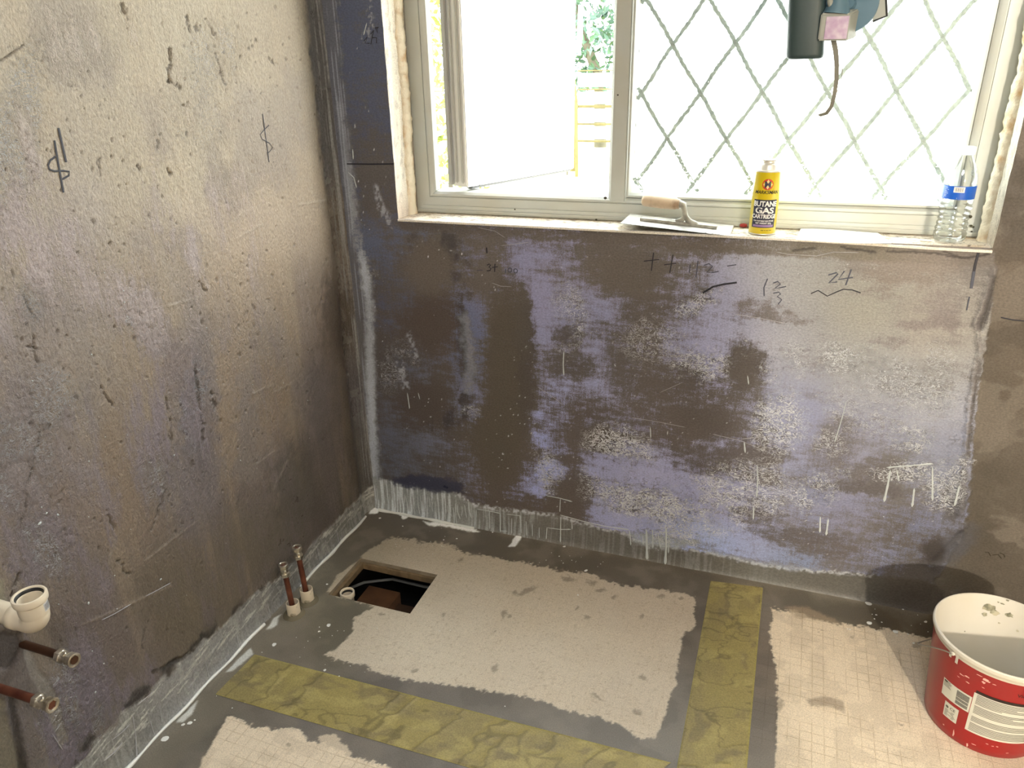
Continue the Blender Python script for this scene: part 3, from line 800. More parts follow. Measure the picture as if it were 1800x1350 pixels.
s.mix(s.poly([(690, 838), (735, 834), (770, 838), (815, 846), (818, 868), (770, 866), (715, 856), (688, 850)], 4, 6, 4) * .9, k(38, 46, 78), gloss=.35)
s.mix(s.poly([(1105, 935), (1230, 950), (1190, 965), (1120, 955)], 5, 5, 3) * .7, k(158, 180, 190))
s.mix(s.poly([(1200, 955), (1330, 985), (1440, 998), (1400, 1003), (1280, 980)], 4, 4, 3) * .7, k(132, 148, 172))
s.h += m * .0015 + .010 * np.exp(-b / .012)
s.gloss += .14 * s.n1 * 2
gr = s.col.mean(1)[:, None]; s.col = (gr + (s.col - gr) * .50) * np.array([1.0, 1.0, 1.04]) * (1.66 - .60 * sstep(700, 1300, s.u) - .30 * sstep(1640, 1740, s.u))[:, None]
back_mat = painted('tanked_wall', 260.0, (.7, 1, 1), film_glints=True)
wall_back = tag(s.build('wall_back', back_mat, drop=[(X0, X1, Z0, Z1)]), 'window wall of brown plaster brushed with lavender tanking paint', kind='structure')

# ================================================================== floor
HX0, HX1, HY0, HY1 = 0.105, 0.364, -0.440, -0.262
FL = Surf('floor', spaced((0, HX0, .003), (HX0, HX1, .003), (HX1, 2.0, .003), (2.0, RX, .2)), spaced((RY, -1.6, .4), (-1.6, -1.2, .05), (-1.2, HY0, .003), (HY0, HY1, .003), (HY1, 0, .003)), lin(96, 88, 78), seed=41)
KF = 1.0
k = lambda *c: lin(*c, k=KF)
s = FL
a, b = s.a, s.b
s.mix(np.ones_like(a), s.field([(700, 920, k(84, 76, 66)), (1000, 970, k(88, 80, 68)), (1200, 1010, k(88, 80, 68)), (1450, 1060, k(96, 90, 78)), (600, 1100, k(106, 100, 84)), (480, 1150, k(108, 100, 88)), (700, 1200, k(104, 98, 92)), (330, 1300, k(100, 94, 84)), (560, 1290, k(104, 98, 92)), (1180, 1280, k(112, 106, 98)), (1350, 1150, k(108, 98, 86)), (1600, 1090, k(90, 78, 60)), (1340, 1320, k(112, 104, 94))]))  # paler grey towards the front has the window's glare painted in
wv = fbm(a * 14, b * 14, 51, 4)
s.mix(sstep(.5, .7, wv) * .35, k(124, 116, 104)); s.mix(sstep(.48, .36, wv) * .3, k(76, 70, 62))
s.gloss[:] = .42; s.relief[:] = .12
bA = [(640, 975), (652, 962), (690, 945), (716, 947), (742, 953), (792, 958), (815, 972), (850, 978), (885, 983), (920, 990), (960, 997), (1000, 1006), (1040, 1010), (1062, 1018), (1092, 1028), (1140, 1034), (1190, 1042), (1221, 1050), (1219, 1075), (1222, 1095), (1218, 1108), (1200, 1112), (1198, 1140), (1190, 1165),
      (1188, 1200), (1178, 1218), (1172, 1245), (1168, 1262), (1152, 1296), (1128, 1300), (1098, 1280), (1060, 1262), (1020, 1255), (960, 1236), (900, 1222), (850, 1215), (810, 1207), (760, 1198), (735, 1199), (700, 1192), (655, 1180), (640, 1168), (600, 1163), (568, 1150), (590, 1140), (604, 1130), (620, 1108), (626, 1085), (636, 1078), (660, 1066), (590, 1044), (575, 1040), (585, 1020)]
bB = [(1355, 1068), (1368, 1071), (1410, 1078), (1450, 1092), (1500, 1100), (1535, 1105), (1565, 1107), (1640, 1122), (1700, 1140), (2400, 1300), (2400, 1700), (1352, 1700), (1364, 1350), (1366, 1280), (1366, 1200), (1360, 1150), (1353, 1112), (1358, 1090)]
bC = [(400, 1259), (425, 1270), (455, 1280), (500, 1283), (528, 1284), (540, 1300), (570, 1308), (600, 1322), (620, 1330), (650, 1338), (690, 1350), (760, 1380), (760, 1600), (200, 1600), (348, 1350), (372, 1310)]
for P, c, rl in ((bA, s.field([(750, 1000, k(184, 171, 150)), (950, 1060, k(188, 174, 152)), (1150, 1080, k(188, 174, 154)), (750, 1130, k(196, 185, 166)), (950, 1170, k(194, 182, 163)), (1100, 1230, k(190, 178, 160)), (640, 960, k(168, 156, 134))]), .45), (bB, np.tile(k(208, 192, 167), (len(a), 1)), .3), (bC, np.tile(k(206, 190, 166), (len(a), 1)), .3)):
    m = s.poly(P, 1.6, 5, 5)
    s.mix(m, c, gloss=.8, relief=rl)
    s.board = np.maximum(s.board, m * (1.0 if P is not bA else .32))
    s.h += m * .0006
sp1 = fbm(a * 190, b * 190, 52, 2); sp2 = fbm(a * 22, b * 22, 53, 4)
s.mix(s.board * sstep(.52, .62, sp2) * .25, k(160, 146, 126)); s.mix((s.board > .15) * (s.board < .6) * sstep(.68, .8, sp1) * .4, k(150, 134, 112))
# grey film dragged thinly over the boards' edges
m = s.poly([(1340, 1030), (1372, 1075), (1370, 1200), (1366, 1350), (1318, 1350)], 2, 2, 1); s.board = np.maximum(s.board, m * .9)
m = s.poly([(1378, 1066), (1420, 1068), (1470, 1090), (1480, 1098), (1400, 1085)], 3, 3, 2); s.mix(m * .7, k(150, 132, 108)); s.board = np.maximum(s.board, m)
m = s.poly([(1416, 1232), (1444, 1224), (1484, 1232), (1485, 1254), (1460, 1244), (1424, 1242)], 3, 4, 2); s.mix(m * .65, k(128, 112, 94))
for cx, cy, rx, ry, an in [(1056, 1038, 12, 5, 0), (809, 983, 6, 4, 0), (926, 1040, 22, 5, -18), (886, 1080, 5, 9, 20), (1031, 1084, 8, 5, 10), (1160, 1051, 8, 4, 0), (1082, 1052, 4, 6, 20), (1129, 1085, 4, 6, 0), (1197, 1053, 5, 3, 0), (985, 1002, 6, 4, 0), (905, 1040, 8, 4, 0), (1130, 1190, 9, 5, 30), (1050, 1226, 14, 5, 30), (1580, 1272, 7, 4, 30), (670, 1080, 6, 3, 0), (780, 1080, 4, 6, 20), (896, 1082, 4, 4, 0), (870, 1175, 8, 10, 20), (728, 1180, 8, 4, -30), (508, 1308, 5, 4, 0), (870, 1110, 3, 3, 0), (1015, 1070, 3, 3, 0), (1500, 1120, 4, 2, 0), (1442, 1112, 3, 2, 0), (1612, 1135, 9, 5, 20), (1370, 1240, 8, 14, 0), (1120, 1252, 10, 6, 30), (1000, 1018, 14, 6, 10), (1040, 1025, 12, 5, 10)]:
    s.mix(s.blob(cx, cy, rx * .85, ry * .75, an, .4, 5, 3) * .55, k(104, 92, 76))
# pale beige scrapes at lower left board, then spilt white film by the wall
m = s.poly([(560, 1296), (585, 1290), (612, 1310), (618, 1330), (596, 1322), (572, 1312)], 2, 5, 5); s.mix(m * .8, k(196, 180, 156))
wht = [[(397, 1182), (415, 1163), (440, 1140), (446, 1150), (430, 1163), (408, 1180)], [(420, 1180), (436, 1170), (458, 1168), (460, 1176), (448, 1180), (428, 1183)],
       [(310, 1272), (330, 1250), (348, 1232), (338, 1256), (322, 1270)], [(468, 1108), (482, 1088), (494, 1080), (486, 1098), (476, 1106)],
       [(742, 918), (770, 920), (800, 924), (836, 932), (842, 936), (820, 934), (790, 926), (755, 924)], [(700, 905), (712, 904), (720, 908), (710, 912)], [(910, 940), (922, 940), (904, 962), (894, 962)], [(655, 895), (670, 896), (662, 903), (648, 905)]]
for P in wht:
    m = s.poly(P, 1.5, 2, 1); s.mix(m, k(220, 222, 218), gloss=.3); s.h += m * .0012
m = s.poly([(588, 1041), (500, 1076), (380, 1190), (240, 1345), (200, 1400), (220, 1420), (420, 1230), (470, 1150), (530, 1090), (620, 1060)], 10, 10, 4)
s.mix(m * .4, k(116, 108, 92))
s.h += .0008 * (fbm(a * 9, b * 9, 54, 3) - .5) + .008 * np.exp(-a / .012) + .008 * np.exp(b / .012)
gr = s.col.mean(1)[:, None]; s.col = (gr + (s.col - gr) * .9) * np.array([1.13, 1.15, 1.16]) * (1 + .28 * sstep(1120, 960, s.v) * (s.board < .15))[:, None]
floor_mat = painted('floor_film', 420.0, (1, 1, 1), grid=True)
floor = tag(s.build('floor', floor_mat, drop=[(HX0, HX1, HY0, HY1)]), 'floor of beige tile backer boards with grey-brown tanked joints', kind='structure')

# ================================================================== rest of the shell
m_wall = mat('bare_plaster', tuple(lin(168, 156, 138)), .9, bump=.3, bscale=90, var=.25, vscale=6)
m_ceil = mat('ceiling_paint', tuple(lin(214, 210, 202)), .9, var=.08, vscale=4)


def slab(name, lo, hi, m, label):
    bm = bmesh.new(); add_box(bm, lo, hi)
    return tag(obj(name, bm, m), label, kind='structure')


slab('wall_right', (RX, RY, 0), (RX + .1, .26, RZ), m_wall, 'right wall of bare tan plaster')
slab('wall_front', (-.1, RY - .1, 0), (RX + .1, RY, RZ), m_wall, 'wall at the end of the space behind the viewer')
slab('wall_inner', (-.1, -2.68, 0), (2.05, -2.58, RZ), m_wall, 'partition behind the viewer beside an open doorway')
slab('ceiling', (-.1, RY - .1, RZ), (RX + .1, .26, RZ + .1), m_ceil, 'pale ceiling')

# outer leaf of the window wall, then the reveals and the sill board lining the opening
m_outer = mat('outer_render', tuple(lin(214, 208, 196)), .9, bump=.3, bscale=60, var=.1, vscale=5)
bm = bmesh.new()
YO = 0.185
for lo, hi in [((-.1, .05, -.3), (RX + .1, YO, Z0 - .02)), ((-.1, .05, Z1 + .02), (RX + .1, YO, RZ)), ((-.1, .05, Z0 - .02), (X0 - .02, YO, Z1 + .02)), ((X1 + .02, .05, Z0 - .02), (RX + .1, YO, Z1 + .02)), ((-.1, RY - .1, -.3), (-.03, .05, RZ))]:
    add_box(bm, lo, hi)
outer = obj('outer_leaf', bm, m_outer, wall_back)


def grid_part(name, A, B, posf, colf, material, parent, smooth=True):
    a, b = [q.ravel() for q in np.meshgrid(A, B, indexing='ij')]
    P = posf(a, b); u, v = proj(P)
    c, gl, rl = colf(a, b, u, v)
    na, nb = len(A), len(B)
    i, j = [q.ravel() for q in np.meshgrid(np.arange(na - 1), np.arange(nb - 1), indexing='ij')]
    q = np.stack([i * nb + j, (i + 1) * nb + j, (i + 1) * nb + j + 1, i * nb + j + 1], 1)
    me = bpy.data.meshes.new(name)
    me.vertices.add(len(P)); me.vertices.foreach_set('co', P.astype(np.float32).ravel())
    me.loops.add(q.size); me.loops.foreach_set('vertex_index', q.astype(np.int32).ravel())
    me.polygons.add(len(q)); me.polygons.foreach_set('loop_start', (np.arange(len(q)) * 4).astype(np.int32))
    me.polygons.foreach_set('use_smooth', np.full(len(q), smooth))
    me.update(calc_edges=True)
    rgba = np.ones((len(P), 4), np.float32); rgba[:, :3] = np.clip(c, 0.004, .92)
    at = me.color_attributes.new('pigment', 'FLOAT_COLOR', 'POINT'); at.data.foreach_set('color', rgba.ravel())
    for n, val in (('gloss', gl), ('relief', rl), ('board', 0)):
        t = me.attributes.new(n, 'FLOAT', 'POINT'); t.data.foreach_set('value', (np.zeros(len(P)) + val).astype(np.float32))
    return link(name, me, material, parent)


rev_mat = painted('reveal_plaster', 300.0, (1, 1, 1))
cream = lin(214, 206, 190)


def sill_col(a, b, u, v):
    c = np.tile(lin(222, 216, 202), (len(a), 1))
    n = fbm(a * 70, b * 160, 81, 4); n2 = fbm(a * 26, b * 60, 82, 3); n3 = fbm(a * 5, b * 3, 83, 2)
    back = sstep(.05, .105, b)
    m = sstep(.56, .62, n) * sstep(.34, .56, n2 + .12 * back)
    c += (m * .85)[:, None] * (lin(96, 80, 60) - c)
    m = sstep(.5, .66, n2) * .5; c += m[:, None] * (lin(196, 178, 146) - c)
    m = sstep(.075, .105, b) * .55; c += m[:, None] * (lin(190, 168, 136) - c)
    m = sstep(1.40, 1.60, a) * .35 + sstep(.26, .19, a) * .5; c += m[:, None] * (lin(176, 150, 124) - c)
    m = sstep(.70, .78, fbm(a * 180, b * 300, 84, 2)) * .9; c += m[:, None] * (lin(60, 50, 40) - c)
    m = sstep(1096, 1125, u) * sstep(1296, 1275, u) * sstep(.07, .035, b) * sstep(.30, .45, n + .1); c += (m * .55)[:, None] * (lin(92, 82, 68) - c)  # some dirt plus the trowel blade's shadow, painted in
    front = sstep(.008, -.001, b)
    c += front[:, None] * (lin(232, 226, 214) - c)
    return c, .55, .35


def sill_pos(a, b):
    z = np.where(b < -.004, Z0 - .0005 - (-.004 - b), Z0 - .0005 + .0016 * (fbm(a * 40, b * 60, 85, 3) - .5))
    y = np.where(b < -.004, -.006, b)
    z = z - .004 * sstep(1.25, 1.6, a) * (b < .02)
    return np.stack([a, y, z], -1)


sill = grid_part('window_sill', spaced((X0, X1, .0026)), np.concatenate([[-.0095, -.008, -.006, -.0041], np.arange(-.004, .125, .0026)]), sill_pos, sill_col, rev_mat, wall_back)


def rev_col(a, b, u, v):
    c = np.tile(cream, (len(a), 1))
    n = fbm(a * 8, b * 60, 86, 4); n2 = fbm(a * 60, b * 90, 87, 3)
    m = sstep(.45, .65, n) * .5; c += m[:, None] * (lin(188, 180, 164) - c)
    m = sstep(.62, .70, n2) * .5; c += m[:, None] * (lin(150, 142, 130) - c)
    m = sstep(1.10, .99, a) * .5; c += m[:, None] * (lin(186, 166, 146) - c)
    return c, .8, .3


revs = []
for nm, x, sg in (('left', X0, 1), ('right', X1, -1)):
    revs.append(grid_part('window_reveal', spaced((Z0, 1.62, .005), (1.62, Z1, .2)), np.linspace(-.002, YO, 60),
                lambda a, b, x=x, sg=sg: np.stack([x + sg * .0025 * (fbm(a * 30, b * 40, 88, 3) - .5), b, a], -1), rev_col, rev_mat, wall_back))
revs.append(grid_part('window_reveal', np.linspace(X0, X1, 10), np.linspace(0, YO, 6), lambda a, b: np.stack([a, b, Z1 + 0 * a], -1), rev_col, rev_mat, wall_back))
grid_part('window_reveal', np.linspace(X0, X1, 20), np.linspace(YF + .05, YO + .06, 6), lambda a, b: np.stack([a, b, Z0 + .02 - .15 * (b - .16)], -1), rev_col, rev_mat, wall_back)

# lumpy filler beads running up beside the frame
m_foam = mat('filler_foam', tuple(lin(226, 214, 190)), .85, bump=.8, bscale=220, vcol=tuple(lin(196, 158, 112)), vscale=26, vthr=(.52, .72))


def foam(parent, x, sg, y, r, z1=1.9):
    Z = np.arange(.985, z1, .006); V = []; F = []; n = 12
    for i, z in enumerate(Z):
        lump = .75 + .5 * fbm(np.array([z * 38.]), np.array([x]), 97, 3)[0] + .28 * (vnoise(np.array([z * 105.]), np.array([x + 2.]), 98)[0] - .5)
        w = .010 * (fbm(np.array([z * 12.]), np.array([x + 5.]), 99, 2)[0] - .5)
        for q in range(n):
            t = math.pi * (q / (n - 1) - .5)
            rr = r * lump * (1 + .22 * (vnoise(np.array([z * 160.]), np.array([q * .9]), 100)[0] - .5))
            V.append((x + sg * rr * math.cos(t) * .85 - sg * .001, y + w + rr * math.sin(t) * 1.15, z))
    for i in range(len(Z) - 1):
        for q in range(n - 1):
            F.append((i * n + q, i * n + q + 1, (i + 1) * n + q + 1, (i + 1) * n + q))
    return auto(pymesh('filler_bead', V, F, m_foam, parent), 70)


foam(revs[0], X0, 1, .086, .017)
foam(revs[1], X1, -1, .080, .019)

# ================================================================== window
m_upvc = mat('white_upvc', tuple(lin(192, 197, 194)), .38, var=.10, vscale=7, vcol=tuple(lin(188, 188, 178)), bump=.05)
m_gasket = mat('window_gasket', tuple(lin(96, 98, 96)), .6)
m_dirt = mat('window_stain', tuple(lin(60, 56, 40)), .8)
win = tag(empty('window_1', (X0, YF, Z0)), 'white plastic window with open left sash and leaded right pane', kind='structure')
win_off = Vector((X0, YF, Z0))


def wpart(name, V, F, m, parent=None, ang=30):
    o = auto(pymesh(name, [Vector(v) - win_off for v in V], F, m, parent or win), ang)
    return o


def side(p, q, inward, prof, mit=(1, 1)):
    """mitred bar between two outer corners: prof = (distance inward, y)"""
    p = Vector(p); q = Vector(q); d = (q - p).normalized(); w = Vector(inward); V = []; F = []
    n = len(prof)
    for e, (pt, sg) in enumerate(((p, 1), (q, -1))):
        for a, y in prof:
            c = pt + w * a + d * (sg * a * mit[e]); V.append((c.x, y, c.z))
    for i in range(n):
        F.append((i, (i + 1) % n, n + (i + 1) % n, n + i))
    F.append(tuple(range(n))); F.append(tuple(reversed(range(n, 2 * n))))
    return V, F


FX0, FX1, FZ0, FZ1 = .192, 1.637, .990, 2.055
y = YF
prof = [(0, y + .004), (.006, y + .001), (.010, y), (.042, y), (.0425, y + .003), (.0445, y + .003), (.045, y - .0005), (.052, y + .001), (.060, y + .008), (.0625, y + .022), (.0625, y + .030), (.045, y + .032), (.045, y + .06), (0, y + .06)]
profb = [(0, y - .004), (.004, y - .006), (.010, y - .006), (.0105, y - .003), (.0125, y - .003), (.013, y - .004), (.020, y - .004), (.0205, y), (.0435, y), (.044, y + .003), (.046, y + .003), (.0465, y - .0005), (.052, y + .001), (.0585, y + .008), (.0605, y + .026), (.0605, y + .07), (0, y + .07)]
A_, B_, C_, D_ = (FX0, 0, FZ0), (FX1, 0, FZ0), (FX1, 0, FZ1), (FX0, 0, FZ1)
wpart('frame_rail', *side(A_, B_, (0, 0, 1), profb), m_upvc)
wpart('frame_rail', *side(D_, C_, (0, 0, -1), prof), m_upvc)
wpart('frame_jamb', *side(A_, D_, (1, 0, 0), prof), m_upvc)
wpart('frame_jamb', *side(B_, C_, (-1, 0, 0), prof), m_upvc)
MX0, MX1 = .755, .806
mp = [(0, y + .026), (.003, y + .006), (.010, y), (.046, y), (.0465, y + .003), (.0485, y + .003), (.0495, y), (.051, y + .002), (.051, y + .07), (0, y + .07)]
wpart('mullion', *side((MX0, 0, FZ0 + .047), (MX0, 0, FZ1 - .05), (1, 0, 0), mp, (0, 0)), m_upvc)
# glazing beads round the fixed pane
GX0, GX1, GZ0, GZ1 = .806, FX1 - .0625, FZ0 + .0605, FZ1 - .0625
bp_ = [(0, y + .004), (.005, y + .004), (.012, y + .014), (.013, y + .026), (0, y + .026)]
for p, q, w in (((GX0, 0, GZ0), (GX1, 0, GZ0), (0, 0, 1)), ((GX0, 0, GZ1), (GX1, 0, GZ1), (0, 0, -1)), ((GX0, 0, GZ0), (GX0, 0, GZ1), (1, 0, 0)), ((GX1, 0, GZ0), (GX1, 0, GZ1), (-1, 0, 0))):
    wpart('glazing_bead', *side(p, q, w, bp_), m_upvc)


def frosted(name, trans=.45):
    m = bpy.data.materials.new(name); m.use_nodes = True; nt = m.node_tree
    nt.nodes.remove(nt.nodes['Principled BSDF']); out = nt.nodes['Material Output']
    t1 = nt.nodes.new('ShaderNodeBsdfTranslucent'); t1.inputs['Color'].default_value = (.93, .97, .95, 1)
    t2 = nt.nodes.new('ShaderNodeBsdfTransparent'); t2.inputs['Color'].default_value = (.94, .98, .96, 1)
    g = nt.nodes.new('ShaderNodeBsdfGlossy'); g.inputs['Roughness'].default_value = .2
    n = nt.nodes.new('ShaderNodeTexNoise'); n.inputs['Scale'].default_value = 60
    tc = nt.nodes.new('ShaderNodeTexCoord'); nt.links.new(tc.outputs['Object'], n.inputs['Vector'])
    bpn = nt.nodes.new('ShaderNodeBump'); bpn.inputs['Strength'].default_value = .4; bpn.inputs['Distance'].default_value = .003
    nt.links.new(n.outputs['Fac'], bpn.inputs['Height'])
    for b in (t1, g): nt.links.new(bpn.outputs['Normal'], b.inputs['Normal'])
    m1 = nt.nodes.new('ShaderNodeMixShader'); m1.inputs[0].default_value = trans
    nt.links.new(t1.outputs[0], m1.inputs[1]); nt.links.new(t2.outputs[0], m1.inputs[2])
    m2 = nt.nodes.new('ShaderNodeMixShader'); m2.inputs[0].default_value = .04
    nt.links.new(m1.outputs[0], m2.inputs[1]); nt.links.new(g.outputs[0], m2.inputs[2])
    nt.links.new(m2.outputs[0], out.inputs['Surface'])
    return m


m_frost = frosted('frosted_glass')
YP = y + .0265
V = [(GX0 + .006, YP, GZ0 + .006), (GX1 - .006, YP, GZ0 + .006), (GX1 - .006, YP, GZ1 - .006), (GX0 + .006, YP, GZ1 - .006)]
pane = pymesh('frosted_pane', [Vector(v) - win_off for v in V], [(0, 1, 2, 3)], m_frost, win)
# lead strips of the diamond lattice, each stuck on the pane
m_lead = mat('lead_strip', tuple(lin(176, 190, 184)), .7, bump=.5, bscale=300, vcol=tuple(lin(140, 152, 148)), vscale=90)

nt = m_lead.node_tree                                # window glare imitated: strips pass a little light and break up low down
_b = nt.nodes['Principled BSDF']; _o = nt.nodes['Material Output']
_t = nt.nodes.new('ShaderNodeBsdfTranslucent'); _t.inputs['Color'].default_value = (.50, .60, .56, 1)
_m = nt.nodes.new('ShaderNodeMixShader'); _m.inputs[0].default_value = .024
nt.links.new(_b.outputs[0], _m.inputs[1]); nt.links.new(_t.outputs[0], _m.inputs[2])
_x = nt.nodes.new('ShaderNodeBsdfTransparent')
_tc = nt.nodes.new('ShaderNodeTexCoord'); _n = nt.nodes.new('ShaderNodeTexNoise'); _n.inputs['Scale'].default_value = 150; _n.inputs['Detail'].default_value = 3
nt.links.new(_tc.outputs['Object'], _n.inputs['Vector'])
_s = nt.nodes.new('ShaderNodeSeparateXYZ'); nt.links.new(_tc.outputs['Object'], _s.inputs[0])
_z = nt.nodes.new('ShaderNodeMapRange'); _z.inputs['From Min'].default_value = .07; _z.inputs['From Max'].default_value = .30; _z.inputs['To Min'].default_value = .44; _z.inputs['To Max'].default_value = .22
nt.links.new(_s.outputs['Z'], _z.inputs['Value'])
_g = nt.nodes.new('ShaderNodeMath'); _g.operation = 'LESS_THAN'; nt.links.new(_n.outputs['Fac'], _g.inputs[0]); nt.links.new(_z.outputs['Result'], _g.inputs[1])
_f = nt.nodes.new('ShaderNodeMixShader'); nt.links.new(_g.outputs[0], _f.inputs[0]); nt.links.new(_m.outputs[0], _f.inputs[1]); nt.links.new(_x.outputs[0], _f.inputs[2])
nt.links.new(_f.outputs[0], _o.inputs['Surface'])
LX0, LX1, LZ0, LZ1 = GX0 + .013, GX1 - .013, GZ0 + .013, GZ1 - .013
SL = .073 / .1085
rl = np.random.default_rng(9)


def ribbon(P, wid, nrm, thick, rng, ragged=.3, gap=0.0):
    """thin raised strip along points, ragged edges"""
    V = []; F = []
    N = Vector(nrm)
    for i, p in enumerate(P):
        t = (P[min(i + 1, len(P) - 1)] - P[max(i - 1, 0)]).normalized()
        sd = t.cross(N).normalized()
        w1 = wid * .5 * (1 + ragged * rng.uniform(-1, 1)); w2 = wid * .5 * (1 + ragged * rng.uniform(-1, 1))
        V += [p - sd * w1, p - sd * w1 * .7 + N * thick, p + sd * w2 * .7 + N * thick, p + sd * w2]
    for i in range(len(P) - 1):
        for q in range(3):
            F.append((4 * i + q, 4 * i + q + 1, 4 * i + 4 + q + 1, 4 * i + 4 + q))
    F.append((0, 1, 2, 3)); n = 4 * (len(P) - 1); F.append((n + 3, n + 2, n + 1, n))
    return V, F


for sg in (1, -1):
    for kx in range(-9, 16):
        c0 = .975 + .146 * kx
        zs = np.arange(LZ0, LZ1 + .001, .004)
        xs = c0 + sg * SL * (zs - 1.306) + .0015 * np.sin(zs * 40 + kx)
        ok = (xs > LX0) & (xs < LX1)
        if ok.sum() < 3: continue
        P = [Vector((x, YP - (.0006 if sg > 0 else .0024), z)) - win_off for x, z in zip(xs[ok], zs[ok])]
        V, F = ribbon(P, .0098, (0, -1, 0), .0012, rl, .28)
        pymesh('lead_strip', V, F, m_lead, pane)
for xg in (LX0 - .001,):
    zs = np.arange(LZ0, LZ1, .006)
    P = [Vector((xg, YP - .0005, z)) - win_off for z in zs]
    V, F = ribbon(P, .0035, (0, -1, 0), .001, rl, .4)
    pymesh('gasket', V, F, m_gasket, win)
# dirt specks in the frame corners
V = []; F = []
for px, py, r in [(1705, 381, 3.2), (1707, 397, 2.2), (1711, 399, 1.6), (1708, 407, 1.4), (1064, 348, 3), (1048, 386, 2), (905, 368, 1.6), (1168, 62, 1.2), (1086, 167, 1.6)]:
    p = hit(px, py, 1, y - .0065 if py > 350 else y - .0006); r = r * .0013
    o = len(V); V += [p + np.array([r * math.cos(t) * 1.2, 0, r * math.sin(t)]) for t in np.linspace(0, 2 * math.pi, 8)[:-1]]; F.append(tuple(range(o, o + 7)))
wpart('dirt_specks', V, F, m_dirt)

# the left sash, swung outwards on its left hinge
sx, sy = .352, .116
dv = Vector((.372, .928, 0)).normalized(); nv = Vector((dv.y, -dv.x, 0))       # along the sash; inner face normal
SW, SZ0, SZ1, ST = .50, 1.062, 1.985, .058
m_sash = mat('sash_upvc', tuple(lin(240, 240, 234)), .35, bump=.04)
sash = tag(empty('window_sash', (0, 0, 0)), None); sash.parent = win


def spt(a, t, z):                    # a along, t depth outward from the inner face
    return Vector((sx, sy, z)) + dv * a - nv * t - Vector((0, 0, 0)) - win_off


def sbar(name, a0, a1, z0, z1, prof_in, m=m_sash, parent=sash):
    bm = bmesh.new()
    r = bmesh.ops.create_cube(bm, size=1.0)
    for v in r['verts']:
        v.co = spt(a0 + (v.co.x + .5) * (a1 - a0), prof_in[0] + (v.co.y + .5) * (prof_in[1] - prof_in[0]), z0 + (v.co.z + .5) * (z1 - z0))
    bmesh.ops.bevel(bm, geom=bm.edges[:], offset=.003, segments=2, affect='EDGES')
    o = obj(name, bm, m, parent)
    return auto(o, 40)


FWs = .052
sbar('sash_stile', 0, FWs, SZ0, SZ1, (0, ST)); sbar('sash_stile', SW - FWs, SW, SZ0, SZ1, (0, ST))
sbar('sash_rail', FWs, SW - FWs, SZ0, SZ0 + FWs, (0, ST)); sbar('sash_rail', FWs, SW - FWs, SZ1 - FWs, SZ1, (0, ST))
for t0, t1, e in ((.010, .020, .006), (.034, .044, .005)):                       # sealing ribs on the hinge edge
    sbar('seal_rib', -e, .002, SZ0 + .01, SZ1 - .01, (t0, t1), mat('seal_grey', tuple(lin(196, 196, 190)), .6))
sbar('hinge_track', -.008, .001, SZ0 + .004, SZ1 - .004, (.050, ST + .012), mat('hinge_steel', tuple(lin(176, 176, 174)), .4, .1))
sbar('friction_stay', .03, .26, SZ0 - .010, SZ0 - .002, (.02, .036), mat('hinge_steel', (0.2, 0.2, 0.2)))
sbar('weather_seal', .02, SW - .01, SZ0 - .007, SZ0 + .001, (.003, .018), m_gasket)
V = [spt(FWs, .028, SZ0 + FWs), spt(SW - FWs, .028, SZ0 + FWs), spt(SW - FWs, .028, SZ1 - FWs), spt(FWs, .028, SZ1 - FWs)]
pymesh('sash_pane', V, [(0, 1, 2, 3)], m_frost, sash)
hv = merge(sweep([spt(SW - .028, -.004, 1.42), spt(SW - .028, -.03, 1.42), spt(SW - .028, -.036, 1.45), spt(SW - .028, -.038, 1.54)], [.012, .010, .009, .007], 12))
auto(pymesh('sash_handle', hv[0], hv[1], m_sash, sash))

# ================================================================== outside
m_patio = mat('pale_paving', tuple(lin(206, 200, 186)), .9, bump=.3, bscale=20, var=.12, vscale=2)
m_lawn = mat('dry_lawn', tuple(lin(190, 190, 120)), .95, bump=.6, bscale=60, var=.3, vscale=3)
bm = bmesh.new(); add_box(bm, (-14, .3, -.35), (16, 8.2, -.05)); add_box(bm, (-14, 8.2, -.35), (16, 34, -.03))
ground = obj('ground', bm, m_patio); tag(ground, 'pale sunlit paving and yellowish lawn outside the window', kind='structure')
ground.data.materials.append(m_lawn)
for p in ground.data.polygons:
    if p.center.y > 8.2: p.material_index = 1

YFN = 9.0
m_post = mat('fence_post_wood', tuple(lin(104, 94, 54)), .9, bump=.5, bscale=30, var=.4, vscale=12)
m_board = mat('fence_board_wood', tuple(lin(226, 216, 180)), .9, bump=.4, bscale=30, var=.12, vscale=8)
m_rail = mat('fence_rail_wood', tuple(lin(92, 84, 48)), .9, bump=.4, bscale=30, var=.4, vscale=10)
pst = hit(1008.5, 235, 1, YFN)
fx = pst[0]
fence = empty('garden_fence', (fx, YFN, -.03), 'low garden fence of pale boards between yellow-brown rails', 'fence')
zr = [hit(1045, v, 1, YFN)[2] for v in (248, 218, 187, 157, 124)]
PW = 1.8
for i in range(-3, 3):
    bm = bmesh.new(); add_box(bm, (i * PW - .05, -.05, -.2), (i * PW + .05, .05, zr[2] + .22 if i else zr[2] + .12), .01)
    obj('post', bm, m_post, fence)
for i in range(-3, 2):
    for j, z in enumerate(zr):
        t = (.013, .013, .017, .009, .007)[j]
        bm = bmesh.new(); add_box(bm, (i * PW + .05, -.035, z - t + .03), (i * PW + PW - .05, .02, z + t + .03), .005); obj('rail', bm, m_rail, fence)
    for j in range(len(zr) - 1):
        bm = bmesh.new(); add_box(bm, (i * PW + .05, -.012, zr[j] + .06), (i * PW + PW - .05, .012, zr[j + 1] - .0), .005); obj('board', bm, m_board, fence)


